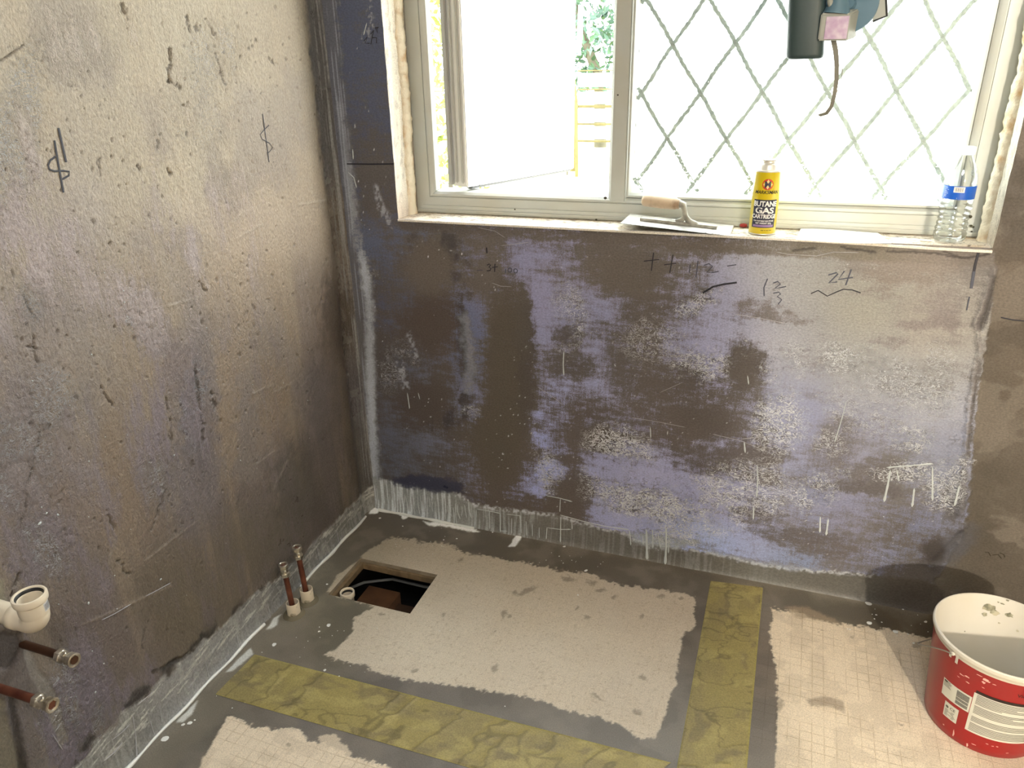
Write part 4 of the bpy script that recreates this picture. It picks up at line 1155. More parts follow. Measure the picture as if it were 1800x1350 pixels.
def leaves(n, fn, size, rng):
    V = []; F = []
    for i in range(n):
        c = Vector(fn(rng)); d = Vector(rng.normal(size=3)).normalized(); e = d.orthogonal().normalized()
        e.rotate(Matrix.Rotation(rng.uniform(0, 6.28), 3, d)); g = d.cross(e); s_ = size * rng.uniform(.6, 1.4)
        o = len(V)
        V += [c - e * s_, c - g * s_ * .45 + d * s_ * .1, c + e * s_ * 1.1, c + g * s_ * .45 + d * s_ * .1]
        F.append((o, o + 1, o + 2, o + 3))
    return V, F


def leafmat(name, c, c2):
    m = mat(name, tuple(c), .6, var=.5, vscale=1.5, vcol=tuple(c2))
    return m


m_leaf = leafmat('tree_leaf', lin(70, 104, 84), lin(40, 62, 50))
m_leaf2 = leafmat('hedge_leaf', lin(140, 150, 70), lin(96, 110, 44))
m_bark = mat('bark', tuple(lin(84, 80, 66)), .9, bump=.8, bscale=20, var=.4, vscale=8)
rt = np.random.default_rng(21)
# tall loose hedge seen through the gap beside the open sash
hp = hit(768, 200, 1, 6.2)
hedge = empty('tall_hedge', (hp[0], 6.2, -.05), 'tall loose yellow-green hedge seen through the gap left of the open sash', 'hedge')
V, F = leaves(2600, lambda r: (r.uniform(-.55, .5), r.uniform(-.4, .4), r.uniform(0, 1)**.9 * 3.6 + .02), .052, rt)
tag(pymesh('foliage', V, F, m_leaf2, hedge), kind='stuff')
for i in range(4):
    V, F = sweep([(-.4 + .26 * i, 0, 0), (-.38 + .26 * i, .05, 1.6), (-.42 + .27 * i, .02, 3.2)], [.03, .022, .01], 8)
    auto(pymesh('stem', V, F, m_bark, hedge))
# tree behind the fence
tp = hit(1046, 60, 1, 12.5)
tree = empty('garden_tree', (tp[0], 12.5, -.03), 'green leafy tree with hanging branches behind the fence', 'tree')
V, F = sweep([(.15, 0, 0), (.1, 0, 1.2), (-.35, 0, 2.2), (-.5, .1, 3.4)], [.12, .1, .07, .03], 10)
auto(pymesh('trunk', V, F, m_bark, tree))


def crown(r):
    if r.random() < .8:
        return (r.normal(.2, .55), r.normal(0, .4), r.uniform(1.62, 3.6))
    q = [(-.22, .14, .95, 1.7), (.36, .12, .75, 1.7), (-.05, .10, 1.0, 1.5), (.75, .2, .8, 1.8)][r.integers(4)]
    return (r.normal(q[0], q[1]), r.normal(0, .2), r.uniform(q[2], q[3]))


V, F = leaves(1500, crown, .075, rt)
tag(pymesh('foliage', V, F, m_leaf, tree), kind='stuff')
# low shrub growing over the fence post
sp_ = hit(1003, 170, 1, 8.8)
shrub = empty('climbing_shrub', (sp_[0], 8.55, -.05), 'thin yellow-green climbing shrub on the fence post', 'shrub')
V, F = leaves(160, lambda r: (r.normal(.03, .05), r.normal(0, .05), r.uniform(.35, 1.15)), .022, rt)
tag(pymesh('foliage', V, F, m_leaf2, shrub), kind='stuff')
V, F = sweep([(.03, 0, 0), (.05, 0, .6), (0, 0, 1.1)], [.012, .01, .006], 6); pymesh('stem', V, F, m_bark, shrub)
# garden post at the far left of the tree
gp = hit(1014, 110, 1, 8.4)
pole = empty('leaning_pole', (gp[0], 8.4, -.05), 'thin yellow-brown pole leaning upright by the fence post', 'pole')
V, F = sweep([(.02, 0, 0), (.0, 0, 1.0), (-.05, 0, 1.4), (-.07, 0, 2.2)], [.022, .02, .012, .008], 8); auto(pymesh('shaft', V, F, m_post, pole))
gb = hit(1001, 14, 1, 7.5)
bm = bmesh.new(); add_box(bm, (-.035, -.06, -.19), (.035, .06, .1), .012)
bx = empty('garden_feeder', (gb[0], 7.5, gb[2]), 'small amber hanging feeder beyond the open sash', 'feeder')
obj('body', bm, mat('amber_wood', tuple(lin(220, 176, 70)), .6, var=.2), bx)
V, F = lathe([(.06, .1), (.045, .12), (.01, .15)], 12); pymesh('roof', V, F, m_rail, bx)
V, F = sweep([(0, 0, .14), (0, 0, 1.6)], .004, 6); pymesh('hanging_wire', V, F, m_rail, bx)
V, F = sweep([(0, 0, 1.6), (.5, .2, 1.62), (1.6, 1.5, 1.5)], [.02, .03, .04], 8); pymesh('bracket_arm', V, F, m_bark, bx)

# ================================================================== floor hatch
m_cut = mat('cut_board_edge', tuple(lin(150, 138, 118)), .9, bump=.5, bscale=150, var=.35, vscale=30)
m_void = mat('void_earth', tuple(lin(22, 18, 15)), .95, bump=.6, bscale=30, var=.4, vscale=6)
m_ply = mat('ply_edge', tuple(lin(128, 108, 80)), .85, bump=.4, bscale=120, var=.4, vscale=40)


def hatch_wall(z0, z1, g, m, name, out=0.0):
    V = [(HX0 - g, HY0 - g, z1), (HX1 + g, HY0 - g, z1), (HX1 + g, HY1 + g, z1), (HX0 - g, HY1 + g, z1)]
    V += [(x, y_, z0) for x, y_, _ in V]
    F = [(i, (i + 1) % 4, 4 + (i + 1) % 4, 4 + i) for i in range(4)]
    return pymesh(name, V, F, m, floor)


hatch_wall(-.012, .0006, 0, m_cut, 'board_edge')
for lo, hi in (((HX0 - .02, HY0 - .02, -.032), (HX0 + .011, HY1 + .02, -.0125)), ((HX0 + .0112, HY1 - .007, -.032), (HX1 - .0, HY1 + .02, -.0125)), ((HX1 - .001, HY0 - .02, -.032), (HX1 + .02, HY1 + .02, -.0125)), ((HX0 + .0112, HY0 - .02, -.032), (HX1 - .0012, HY0 + .001, -.0125))):
    bm = bmesh.new(); add_box(bm, lo, hi, .001, 1); obj('deck_edge', bm, m_ply, floor)
V = [(-.025, -.95, -.0324), (1.0, -.95, -.0324), (1.0, .045, -.0324), (-.025, .045, -.0324)]
V += [(x, y_, -.42) for x, y_, _ in V]
pymesh('void', V, [(0, 1, 5, 4), (1, 2, 6, 5), (2, 3, 7, 6), (3, 0, 4, 7), (4, 5, 6, 7)], m_void, floor)
m_brick = mat('old_brick', tuple(lin(104, 70, 42)), .9, bump=.6, bscale=90, var=.45, vscale=14)
m_joist = mat('joist_timber', tuple(lin(74, 50, 30)), .85, bump=.4, bscale=60, var=.4, vscale=18)
c = hit(672, 1040, 2, -.12)
bm = bmesh.new(); add_box(bm, (-.055, -.065, -.065), (.055, .045, 0), .003)
bk = tag(obj('brick', bm, m_brick), 'brown brick standing under the square floor hatch beside the white pipe', 'brick'); bk.location = (c[0], c[1] - .03, -.12 - .0)
bm = bmesh.new(); add_box(bm, (-.055, -.065, -.235), (.06, .05, 0), .003)
bk2 = tag(obj('pier', bm, m_joist), 'dark pier below the brown brick in the hatch', 'pier'); bk2.location = (c[0], c[1] - .03, -.1855)
c2 = hit(690, 1058, 2, -.15)
bm = bmesh.new(); add_box(bm, (-.05, -.24, -.08), (.24, 0, 0), .003)
jo = tag(obj('joist', bm, m_joist), 'dark brown timber crossing beneath the near edge of the hatch', 'timber'); jo.location = (c2[0] + .065, c2[1] - .0, -.15)
cb = [hit(x, y_, 2, -.10) for x, y_ in ((600, 1040), (640, 1024), (690, 1018), (745, 1031), (800, 1040))]
V, F = sweep(cb, .0045, 8); auto(tag(pymesh('cable', V, F, mat('grey_cable', tuple(lin(90, 90, 88)), .5)), 'grey cable slung across the dark hatch void', 'cable'))

m_pvc = mat('white_pipe', tuple(lin(226, 214, 192)), .35, spec=.5, bump=.03)
m_pvc_d = mat('pipe_dirty', tuple(lin(216, 204, 180)), .5, bump=.2, bscale=90, vcol=tuple(lin(96, 88, 60)), vscale=34, vthr=(.56, .68))
m_rub = mat('black_rubber', (0.012, 0.012, 0.012), .5)
sp0 = hit(610, 1040, 2, -.004)
st = empty('waste_pipe_stub', (sp0[0], sp0[1], -.42), 'white waste pipe stub rising in the corner of the floor hatch', 'pipe')
pr = [(.0175, 0), (.0175, .395), (.0205, .400), (.0212, .402), (.0212, .414), (.0202, .416), (.0168, .416), (.0160, .412), (.0152, .39), (.0152, .30)]
V, F = lathe(pr, 36, cap=False); auto(pymesh('tube', V, F, m_pvc, st))
V, F = lathe([(.0162, .411), (.0145, .409), (.0145, .405), (.0158, .403)], 36, cap=False); auto(pymesh('rubber_seal', V, F, m_rub, st))

# ================================================================== yellow jointing tape bedded in the film
m_tape = painted('jointing_tape', 300.0, (1, 1, 1))


def tape(corners, seed, wr, fold):
    TL_, TR_, BR_, BL_ = [hit(x, y_, 2, 0) for x, y_ in corners]
    L_ = np.linalg.norm(BL_ - TL_); W_ = np.linalg.norm(TR_ - TL_)
    A = np.linspace(0, 1, int(W_ / .0028)); B = np.linspace(0, 1, int(L_ / .0028))

    def pos(a, b):
        P = (1 - b)[:, None] * ((1 - a)[:, None] * TL_ + a[:, None] * TR_) + b[:, None] * ((1 - a)[:, None] * BL_ + a[:, None] * BR_)
        w = np.abs(2 * fbm(a * 2.0 + .8 * fbm(b * 12, a * 3, seed + 9, 2), b * L_ * wr, seed, 3) - 1)
        z = .0012 + .0016 * (1 - sstep(0, .22, w)) * fold(a, b) + .0006 * fbm(a * 10, b * 40, seed + 1, 2)
        e = np.minimum(np.minimum(a, 1 - a) * W_, np.minimum(b, 1 - b) * L_ + .01)
        P[:, 2] = z * sstep(-.001, .005, e) + .0007
        return P

    def colr(a, b, u, v):
        c = np.tile(lin(148, 136, 84), (len(a), 1))
        m = sstep(.40, .62, fbm(a * 3, b * L_ * 14, seed + 2, 4)); c += (m * .5)[:, None] * (lin(128, 117, 82) - c)
        m = sstep(.54, .68, fbm(a * 5, b * L_ * 16, seed + 3, 4)); c += (m * .5)[:, None] * (lin(110, 100, 76) - c)
        m = sstep(.54, .66, fbm(a * 4 + 7, b * L_ * 20, seed + 4, 4)); c += (m * .6)[:, None] * (lin(166, 154, 98) - c)
        w = np.abs(2 * fbm(a * 2.0 + .8 * fbm(b * 12, a * 3, seed + 9, 2), b * L_ * wr, seed, 3) - 1)
        m = (1 - sstep(.02, .07, w)) * .45; c += m[:, None] * (lin(78, 70, 40) - c)
        m = sstep(.965, .985, a) * .7 + sstep(.02, .008, a) * .5; c += m[:, None] * (lin(160, 150, 84) - c)
        return c, .5, .2
    return grid_part('joint_tape', A, B, pos, colr, m_tape, floor)


t1 = tape([(1249, 1022), (1341, 1034), (1312, 1360), (1188, 1360)], 301, 26, lambda a, b: .25 + 1.6 * sstep(.86, .95, b))
t2 = tape([(379, 1221), (449, 1151), (1180, 1341), (1075, 1422)], 331, 14, lambda a, b: .5 + .5 * a)
t1['label'] = 'yellow tape strip running from the window wall'; t2['label'] = 'yellow tape strip running out from the left wall'

# ================================================================== small splashes, beads, drips, pencil marks
m_splash = mat('white_film', tuple(lin(226, 228, 224)), .3, bump=.1)
m_drip = mat('milky_drip', tuple(lin(190, 198, 200)), .3)
m_scratch = mat('scratch_line', tuple(lin(168, 168, 174)), .4)
m_pencil = mat('pencil_line', tuple(lin(40, 40, 50)), .6)
m_pencil2 = mat('faint_pencil_line', tuple(lin(74, 78, 92)), .6)
rd = np.random.default_rng(33)


def dots(S, pts, name, parent, m, hgt=.0012):
    V = []; F = []
    N = S.normal(); x, y_, _ = frame_of(N)
    for px, py, r in pts:
        c = Vector(S.at(px, py, .0002)); rr = r * .00125; o = len(V); n = 9
        ang = rd.uniform(0, 6.3); ex = rd.uniform(.8, 1.5)
        V.append(c + N * hgt)
        for ring, hh in ((.6, .85), (1.0, 0)):
            for q in range(n):
                t = 2 * math.pi * q / n; j = rd.uniform(.82, 1.15)
                d = x * (math.cos(t) * ex) + y_ * math.sin(t)
                V.append(c + Matrix.Rotation(ang, 3, N) @ d * (rr * ring * j) + N * (hgt * hh))
        for q in range(n):
            F.append((o, o + 1 + q, o + 1 + (q + 1) % n))
            F.append((o + 1 + q, o + 1 + n + q, o + 1 + n + (q + 1) % n, o + 1 + (q + 1) % n))
    return auto(pymesh(name, V, F, m, parent), 60)


spl = [(578, 1099, 4.5), (561, 1110, 2.6), (482, 1133, 4.6), (472, 1159, 3), (571, 1178, 3), (563, 1191, 2), (596, 1189, 1.5), (408, 1196, 2.2), (420, 1185, 2.2), (334, 1271, 4), (322, 1274, 3), (342, 1266, 2), (290, 1299, 8), (1526, 1062, 6.5), (1520, 1058, 3), (1528, 1095, 5.5), (1574, 1111, 5), (1587, 1073, 2.6), (1616, 1077, 1.8), (1627, 1093, 2.8), (1540, 1081, 2), (1537, 1088, 1.6), (1550, 1094, 1.8), (1606, 1131, 2.2), (1615, 1149, 1.4), (1533, 1080, 1.3), (1596, 1115, 1.8), (780, 949, 1.8), (803, 947, 2), (862, 930, 5.5), (854, 929, 4), (890, 937, 5), (866, 937, 2), (992, 962, 3), (1030, 1003, 3.4), (983, 978, 1.5), (990, 990, 1.3), (960, 985, 1.4), (1016, 1046, 2.4), (1060, 988, 1), (668, 911, 3.5), (708, 925, 2.2), (1494, 1107, 1.6), (1490, 1106, 1.2), (575, 1027, 2.5), (1137, 984, 6), (1170, 990, 4), (986, 955, 3)]
for i in range(70):
    q = [(560, 1140, 60, 40), (1000, 990, 40, 8), (1580, 1095, 40, 25), (760, 945, 60, 15), (420, 1200, 40, 30), (700, 1150, 120, 60)][i % 6]
    spl.append((rd.normal(q[0], q[2]), rd.normal(q[1], q[3]), rd.uniform(.5, 1.2)))
tag(dots(FL, [p for p in spl if not (570 < p[0] < 770 and 975 < p[1] < 1085) or p[0] == 575], 'film_splashes', floor, m_splash), 'white splashes of film', kind='stuff')
wsp = []
for i in range(64):
    q = [(700, 650, 60, 120), (720, 800, 40, 50), (1000, 620, 100, 80), (1300, 640, 150, 100), (1250, 850, 150, 60), (1620, 830, 50, 60), (640, 860, 12, 40)][i % 7]
    wsp.append((rd.normal(q[0], q[2] * 1.4), rd.normal(q[1], q[3]), rd.uniform(.35, .9)))
wsp = [p for p in wsp if 662 < p[0] < 1700 and p[1] > 445]
tag(dots(BW, wsp, 'film_splashes', wall_back, m_drip, .0012), kind='stuff')
lsp = [(rd.uniform(20, 560), rd.uniform(450, 1250), rd.uniform(.5, 1.2)) for i in range(60)] + [(70, 920, 2), (102, 905, 1.6), (82, 902, 1.5), (155, 1060, 2), (305, 800, 1.6), (168, 1217, 2), (282, 1018, 1.8)]
lsp = [p for p in lsp if (p[1] - 890) * .94 + (p[0] - 600) < -30]
tag(dots(LW, lsp, 'film_splashes', wall_left, m_drip, .0012), kind='stuff')


def drip(S, pts, w, name, parent, m, foot=1.5, h=.0009):
    P = [Vector(S.at(x, y_, .0002)) for x, y_ in pts]
    Q = []
    for i in range(len(P) - 1):
        n = max(2, int((P[i + 1] - P[i]).length / .006))
        Q += [P[i].lerp(P[i + 1], t / n) for t in range(n)]
    Q.append(P[-1])
    N = S.normal(); V = []; F = []; k = 6
    for i, p in enumerate(Q):
        t = (Q[min(i + 1, len(Q) - 1)] - Q[max(i - 1, 0)]).normalized(); sd = t.cross(N).normalized()
        f = i / max(1, len(Q) - 1); ww = w * .00048 * (1 + (foot - 1) * sstep(.7, .95, f)) * rd.uniform(.85, 1.15) * (1 - .8 * float(i in (0, len(Q) - 1)))
        for q in range(k):
            a_ = math.pi * q / (k - 1)
            V.append(p + sd * (ww * math.cos(a_)) + N * (h * math.sin(a_) * (1 if 0 < i < len(Q) - 1 else .2)))
    for i in range(len(Q) - 1):
        for q in range(k - 1):
            F.append((i * k + q, i * k + q + 1, (i + 1) * k + q + 1, (i + 1) * k + q))
    return auto(pymesh(name, V, F, m, parent), 70)


for pts, w in [([(1106, 932), (1108, 945), (1109, 958)], 3), ([(1136, 930), (1137, 960), (1138, 981)], 6), ([(1171, 928), (1171, 960), (1170, 989)], 6), ([(1147, 930), (1148, 962)], 3.5), ([(1130, 940), (1131, 957)], 3), ([(1156, 936), (1161, 962)], 3), ([(1176, 940), (1175, 972)], 3.5), ([(1164, 945), (1166, 958)], 2.5),
               ([(861, 897), (862, 928)], 3), ([(880, 902), (881, 933)], 3.5), ([(915, 905), (917, 936)], 3), ([(838, 896), (836, 922)], 3), ([(962, 926), (961, 946)], 3), ([(986, 908), (986, 951)], 3), ([(1005, 912), (1006, 930)], 3), ([(925, 915), (927, 940)], 2.5), ([(936, 920), (937, 941)], 2.5), ([(900, 910), (901, 936)], 2.5), ([(948, 926), (949, 944)], 2.5),
               ([(880, 902), (880, 931), (893, 932)], 2.5), ([(962, 927), (985, 930), (1004, 930)], 2.5), ([(838, 894), (862, 898), (880, 902)], 2.5), ([(984, 905), (1020, 915), (1062, 925), (1106, 931)], 2.6), ([(890, 903), (914, 906), (915, 914)], 2.2), ([(960, 871), (985, 876), (1006, 882)], 2.6), ([(985, 876), (984, 900)], 2.5), ([(1150, 938), (1188, 934)], 2),
               ([(1565, 826), (1561, 850), (1554, 882)], 5), ([(1607, 858), (1605, 878), (1603, 891)], 4.5), ([(1639, 820), (1639, 879)], 4), ([(1686, 852), (1682, 870), (1678, 889)], 5), ([(1442, 908), (1441, 936)], 4), ([(1456, 912), (1452, 941)], 4.5), ([(1325, 890), (1324, 913)], 3.5), ([(1576, 825), (1580, 846)], 3.5), ([(1558, 822), (1640, 815)], 3.5), ([(1667, 872), (1662, 880)], 4),
               ([(1331, 817), (1332, 842), (1330, 874)], 3), ([(1302, 772), (1327, 769)], 3.4), ([(1308, 776), (1310, 796)], 4), ([(1314, 660), (1316, 676)], 3), ([(1488, 704), (1480, 735), (1467, 778)], 2.4), ([(1252, 763), (1300, 774), (1350, 794)], 2.0), ([(1110, 734), (1160, 742), (1205, 751)], 2), ([(1143, 750), (1144, 770)], 3), ([(1174, 757), (1173, 764)], 3),
               ([(991, 618), (990, 640), (991, 660)], 3), ([(1080, 640), (1082, 644)], 3), ([(1365, 443), (1385, 447), (1435, 450), (1465, 443), (1510, 444)], 2), ([(1290, 552), (1340, 560), (1378, 568)], 2), ([(880, 432), (905, 429), (930, 426)], 2), ([(864, 497), (880, 503), (900, 504)], 2.4), ([(840, 400), (870, 406), (888, 418)], 2), ([(612, 303), (622, 312), (627, 330)], 3), ([(620, 262), (621, 280)], 4), ([(645, 40), (639, 62)], 3), ([(716, 690), (720, 718)], 3), ([(735, 690), (738, 702)], 3),
               ([(945, 680), (975, 700), (990, 712)], 1.8), ([(1470, 690), (1502, 688)], 2.2), ([(1160, 690), (1200, 672)], 1.6)]:
    if abs(pts[-1][0] - pts[0][0]) > abs(pts[-1][1] - pts[0][1]) and pts[0][1] < 800:
        drip(BW, pts, w * .6, 'paint_scratch', wall_back, m_scratch, 1.0, .0005)
    else:
        drip(BW, pts, w, 'paint_drip', wall_back, m_drip)
for i in range(34):
    x = 664 + i * 5.1 + rd.uniform(-2, 2); y0 = 858 + (x - 664) * .19 + rd.uniform(-6, 10); L_ = rd.uniform(16, 38)
    ymax = 893 + (x - 655) * .194
    pts = [(x, y0), (x + rd.uniform(-2, 3), min(y0 + L_ * .5, ymax - 3)), (x + rd.uniform(-1, 5), min(y0 + L_, ymax - 1))]
    drip(BW, pts, rd.uniform(1.8, 3.0), 'paint_drip', wall_back, m_drip, 1.5)
for pts, w in [([(232, 1255), (237, 1290), (234, 1335)], 3), ([(180, 1338), (200, 1322), (215, 1304)], 3), ([(262, 1265), (268, 1290), (275, 1300)], 2.5), ([(100, 1258), (92, 1272)], 2), ([(110, 1268), (96, 1288)], 2), ([(92, 1290), (110, 1318)], 2), ([(196, 1300), (215, 1286), (228, 1272)], 2.4), ([(345, 1190), (330, 1210)], 2), ([(178, 1090), (200, 1079), (230, 1061)], 2), ([(255, 1048), (278, 1036), (300, 1024)], 2), ([(240, 1240), (270, 1215)], 2.2), ([(280, 1240), (283, 1270)], 2), ([(360, 1160), (364, 1190)], 2), ([(470, 1060), (470, 1085)], 2), ([(415, 1110), (417, 1140)], 2), ([(556, 960), (560, 985)], 2), ([(590, 930), (592, 960)], 2)]:
    drip(LW, pts, w * .7, 'paint_drip', wall_left, m_scratch)
# run of white film lying in the angle between left wall and floor
P = []
for i in range(140):
    yy = -1.16 + i * (1.10 / 139)
    if -.60 < yy < -.44: continue
    P.append(Vector((.010 + .002 * math.sin(yy * 40), yy, .0055)))
seg = [[p for p in P if p.y < -.5], [p for p in P if p.y > -.5]]
for q in seg:
    rr_ = [(.0032 + .0026 * vnoise(np.array([p.y * 30.]), np.array([3.]), 5)[0] + .003 * vnoise(np.array([p.y * 9.]), np.array([8.]), 5)[0]) * (.72 if p.y < -.5 else .7) for p in q]
    V, F = sweep(q, rr_, 8); auto(pymesh('film_bead', V, F, m_splash, wall_left), 70)
P = [Vector((.03 + i * 1.5 / 99, -.011 - .001 * math.sin(i * .9), .005)) for i in range(100)]
for q in (P[:24],):
    V, F = sweep(q, [.0028 + .004 * vnoise(np.array([p.x * 40.]), np.array([3.]), 6)[0] for p in q], 8); auto(pymesh('film_bead', V, F, m_splash, wall_back), 70)


def mark(S, pts, w, parent, m=None, name='pencil_mark'):
    P = [Vector(S.at(x, y_, .0009)) for x, y_ in pts]
    V = []; F = []; N = S.normal()
    for i, p in enumerate(P):
        t = (P[min(i + 1, len(P) - 1)] - P[max(i - 1, 0)])
        t = t.normalized(); sd = t.cross(N).normalized(); ww = w * .00068
        V += [p - sd * ww, p + sd * ww, p + sd * ww * .6 + N * .0003, p - sd * ww * .6 + N * .0003]
    for i in range(len(P) - 1):
        a_ = 4 * i; b_ = a_ + 4
        for q in range(4): F.append((a_ + q, a_ + (q + 1) % 4, b_ + (q + 1) % 4, b_ + q))
    n = 4 * (len(P) - 1); F += [(3, 2, 1, 0), (n, n + 1, n + 2, n + 3)]
    return pymesh(name, V, F, m or m_pencil, parent)


def loop(cx, cy, rx, ry, n=12):
    return [(cx + rx * math.cos(6.283 * i / n), cy + ry * math.sin(6.283 * i / n)) for i in range(n + 1)]


o4 = lambda L_: [(620 + x * .3555, 380 + y_ * .3555) for x, y_ in L_]
o5 = lambda L_: [(1200 + x * .3555, 420 + y_ * .3555) for x, y_ in L_]
o1 = lambda L_: [(x / 3, y_ / 3) for x, y_ in L_]
for pts, w, mm in [(o4([(662, 155), (664, 183)]), 3, 0), (o4([(665, 242), (676, 236), (682, 242), (674, 252), (684, 258), (680, 268), (664, 270)]), 2.2, 0), (o4([(704, 235), (702, 275)]), 2.2, 0), (o4([(690, 253), (718, 250)]), 2, 0), (o4([(615, 268), (645, 266)]), 1.6, 1),
                   (o4([(757, 260), (756, 280)]), 2, 1), (o4(loop(778, 266, 9, 11)), 2, 1), (o4(loop(806, 270, 9, 10)), 2, 1), (o4([(1488, 180), (1477, 270)]), 2, 0), (o4([(1440, 222), (1515, 214)]), 1.8, 0), (o4([(1584, 190), (1568, 280)]), 2, 0), (o4([(1540, 240), (1600, 232)]), 1.8, 0),
                   (o5([(38, 125), (33, 166)]), 2, 1), (o5([(76, 108), (66, 190)]), 2, 1), (o5([(105, 130), (130, 122), (148, 135), (120, 166), (150, 165), (178, 160)]), 2, 1), (o5([(220, 134), (265, 127)]), 1.8, 1), (o5([(420, 196), (402, 240), (403, 282)]), 2, 1), (o5([(448, 218), (470, 210), (484, 222), (456, 244), (486, 240), (512, 234)]), 2, 1), (o5([(448, 268), (475, 262), (484, 272), (468, 284), (490, 300), (472, 322)]), 1.8, 1),
                   (o5([(720, 178), (760, 166), (768, 172), (722, 218), (764, 212)]), 2.4, 1), (o5([(800, 158), (770, 200), (842, 190)]), 2.4, 1), (o5([(834, 150), (806, 228)]), 2.4, 1), (o5([(634, 270), (670, 254), (715, 282), (760, 262), (795, 248), (840, 252), (880, 266)]), 2, 0), (o5([(1462, 68), (1448, 120), (1440, 160)]), 4, 0), (o5([(1440, 160), (1434, 200), (1426, 244)]), 4.5, 1), (o5([(1418, 285), (1412, 310), (1404, 352)]), 2, 1),
                   (o5([(1575, 390), (1630, 402), (1690, 408)]), 2.2, 0), (o5([(100, 266), (150, 236), (200, 224), (268, 215)]), 3.4, 0), ([(610, 288), (650, 288.5), (693, 288)], 2.6, 0), ([(652, 78), (657, 53), (652, 60)], 1.8, 0), ([(660, 48), (664, 58), (664, 50), (660, 49), (666, 48)], 1.8, 0), ([(655, 66), (662, 66), (662, 76)], 2, 0), ([(640, 72), (646, 64), (642, 76), (650, 76)], 1.8, 0), ([(1660, 404), (1668, 406)], 2, 0)][:-1]:
    mark(BW, pts, w, wall_back, m_pencil2 if mm else m_pencil)
for pts, w in [(o1([(305, 675), (325, 765), (345, 855)]), 3.4), (o1([(283, 740), (305, 870), (330, 1015)]), 3.0), (o1([(290, 825), (262, 845), (250, 872), (258, 893), (285, 903), (330, 900), (362, 905), (360, 925), (325, 945)]), 2.4), (o1([(1383, 600), (1400, 720), (1418, 855)]), 2.0), (o1([(1417, 660), (1385, 690), (1370, 710), (1382, 735), (1420, 755), (1436, 778), (1420, 800), (1408, 806)]), 1.6)]:
    mark(LW, pts, w, wall_left)
# scored strokes on the bare plaster and arcs of trowel
for pts in ([(1732, 972), (1738, 972), (1742, 979)], [(1745, 977), (1755, 976), (1761, 983)], [(1758, 973), (1765, 976), (1767, 981)]):
    mark(BW, pts, 1.6, wall_back, mat('scored_plaster', tuple(lin(52, 44, 32)), .9), 'scored_arc')

# ================================================================== things on the sill
SRC = list(COL.objects)
ZS = Z0 + .0012
# ---- butane cartridge
can = empty('gas_cartridge', (1.157, .044, ZS), 'yellow gas cartridge standing upright on the sill before the leaded pane', 'canister')
CR, CH = .0312, .147
m_can = mat('can_yellow', tuple(lin(214, 190, 22)), .3, spec=.6, var=.10, vscale=14, coat=.3)
m_tin = mat('can_tin', (0.74, 0.72, 0.66), .38, metal=.45)
m_navy = mat('label_navy', tuple(lin(40, 40, 62)), .4)
m_white_ink = mat('label_white_ink', tuple(lin(236, 236, 232)), .5)
m_black_ink = mat('label_black_ink', tuple(lin(34, 32, 22)), .5)
m_red_ink = mat('label_red_ink', tuple(lin(196, 66, 34)), .5)
m_violet_ink = mat('label_violet_ink', tuple(lin(150, 124, 170)), .5)
V, F = lathe([(.004, .0005), (CR - .002, .0005), (CR, .003), (CR, CH - .003), (CR + .0004, CH - .002), (CR + .0004, CH)], 56); auto(pymesh('body', V, F, m_can, can))
V, F = lathe([(CR + .0009, CH - .0015), (CR + .0013, CH), (CR + .0009, CH + .002), (CR - .002, CH + .002), (CR - .003, CH + .0005), (.024, CH + .002)], 56); auto(pymesh('seam_rim', V, F, m_tin, can))
V, F = lathe([(.0250, CH + .001), (.0226, CH + .005), (.0222, CH + .012), (.0200, CH + .0165), (.0158, CH + .0185), (.0156, CH + .0215), (.0200, CH + .0230), (.0204, CH + .0255), (.0165, CH + .0268), (.0158, CH + .0245), (.006, CH + .0255)], 48); auto(pymesh('valve_cup', V, F, m_tin, can))
V, F = lathe([(.0045, CH + .0255), (.0042, CH + .029), (.0022, CH + .030), (.0020, CH + .0345)], 16); auto(pymesh('valve_stem', V, F, m_tin, can))
V, F = lathe([(CR + .0006, .0002), (CR + .0010, .0012), (CR + .0006, .0026)], 56, cap=False); auto(pymesh('base_seam', V, F, m_tin, can))
FA, _ = hit_cone(1346, 340, (1.157, .044), CR, CR, CH, ZS)


def wrap(vf, ang, z, r, parent, m, name, lift=.0003):
    V, F = vf
    W_ = []
    for x, y_ in V:
        t = ang + x / r; W_.append((math.cos(t) * (r + lift), math.sin(t) * (r + lift), z + y_))
    return pymesh(name, W_, F, m, parent)


def patch(w, h, n=16):
    V = []; F = []
    for i in range(n + 1):
        x = -w / 2 + w * i / n; V += [(x, -h / 2), (x, h / 2)]
    for i in range(n): F.append((2 * i, 2 * i + 2, 2 * i + 3, 2 * i + 1))
    return V, F


def disc2(r, n=28, ry=None, cx=0, cy=0):
    V = [(cx, cy)] + [(cx + r * math.cos(6.2832 * i / n), cy + (ry or r) * math.sin(6.2832 * i / n)) for i in range(n)]
    return V, [(0, 1 + i, 1 + (i + 1) % n) for i in range(n)]


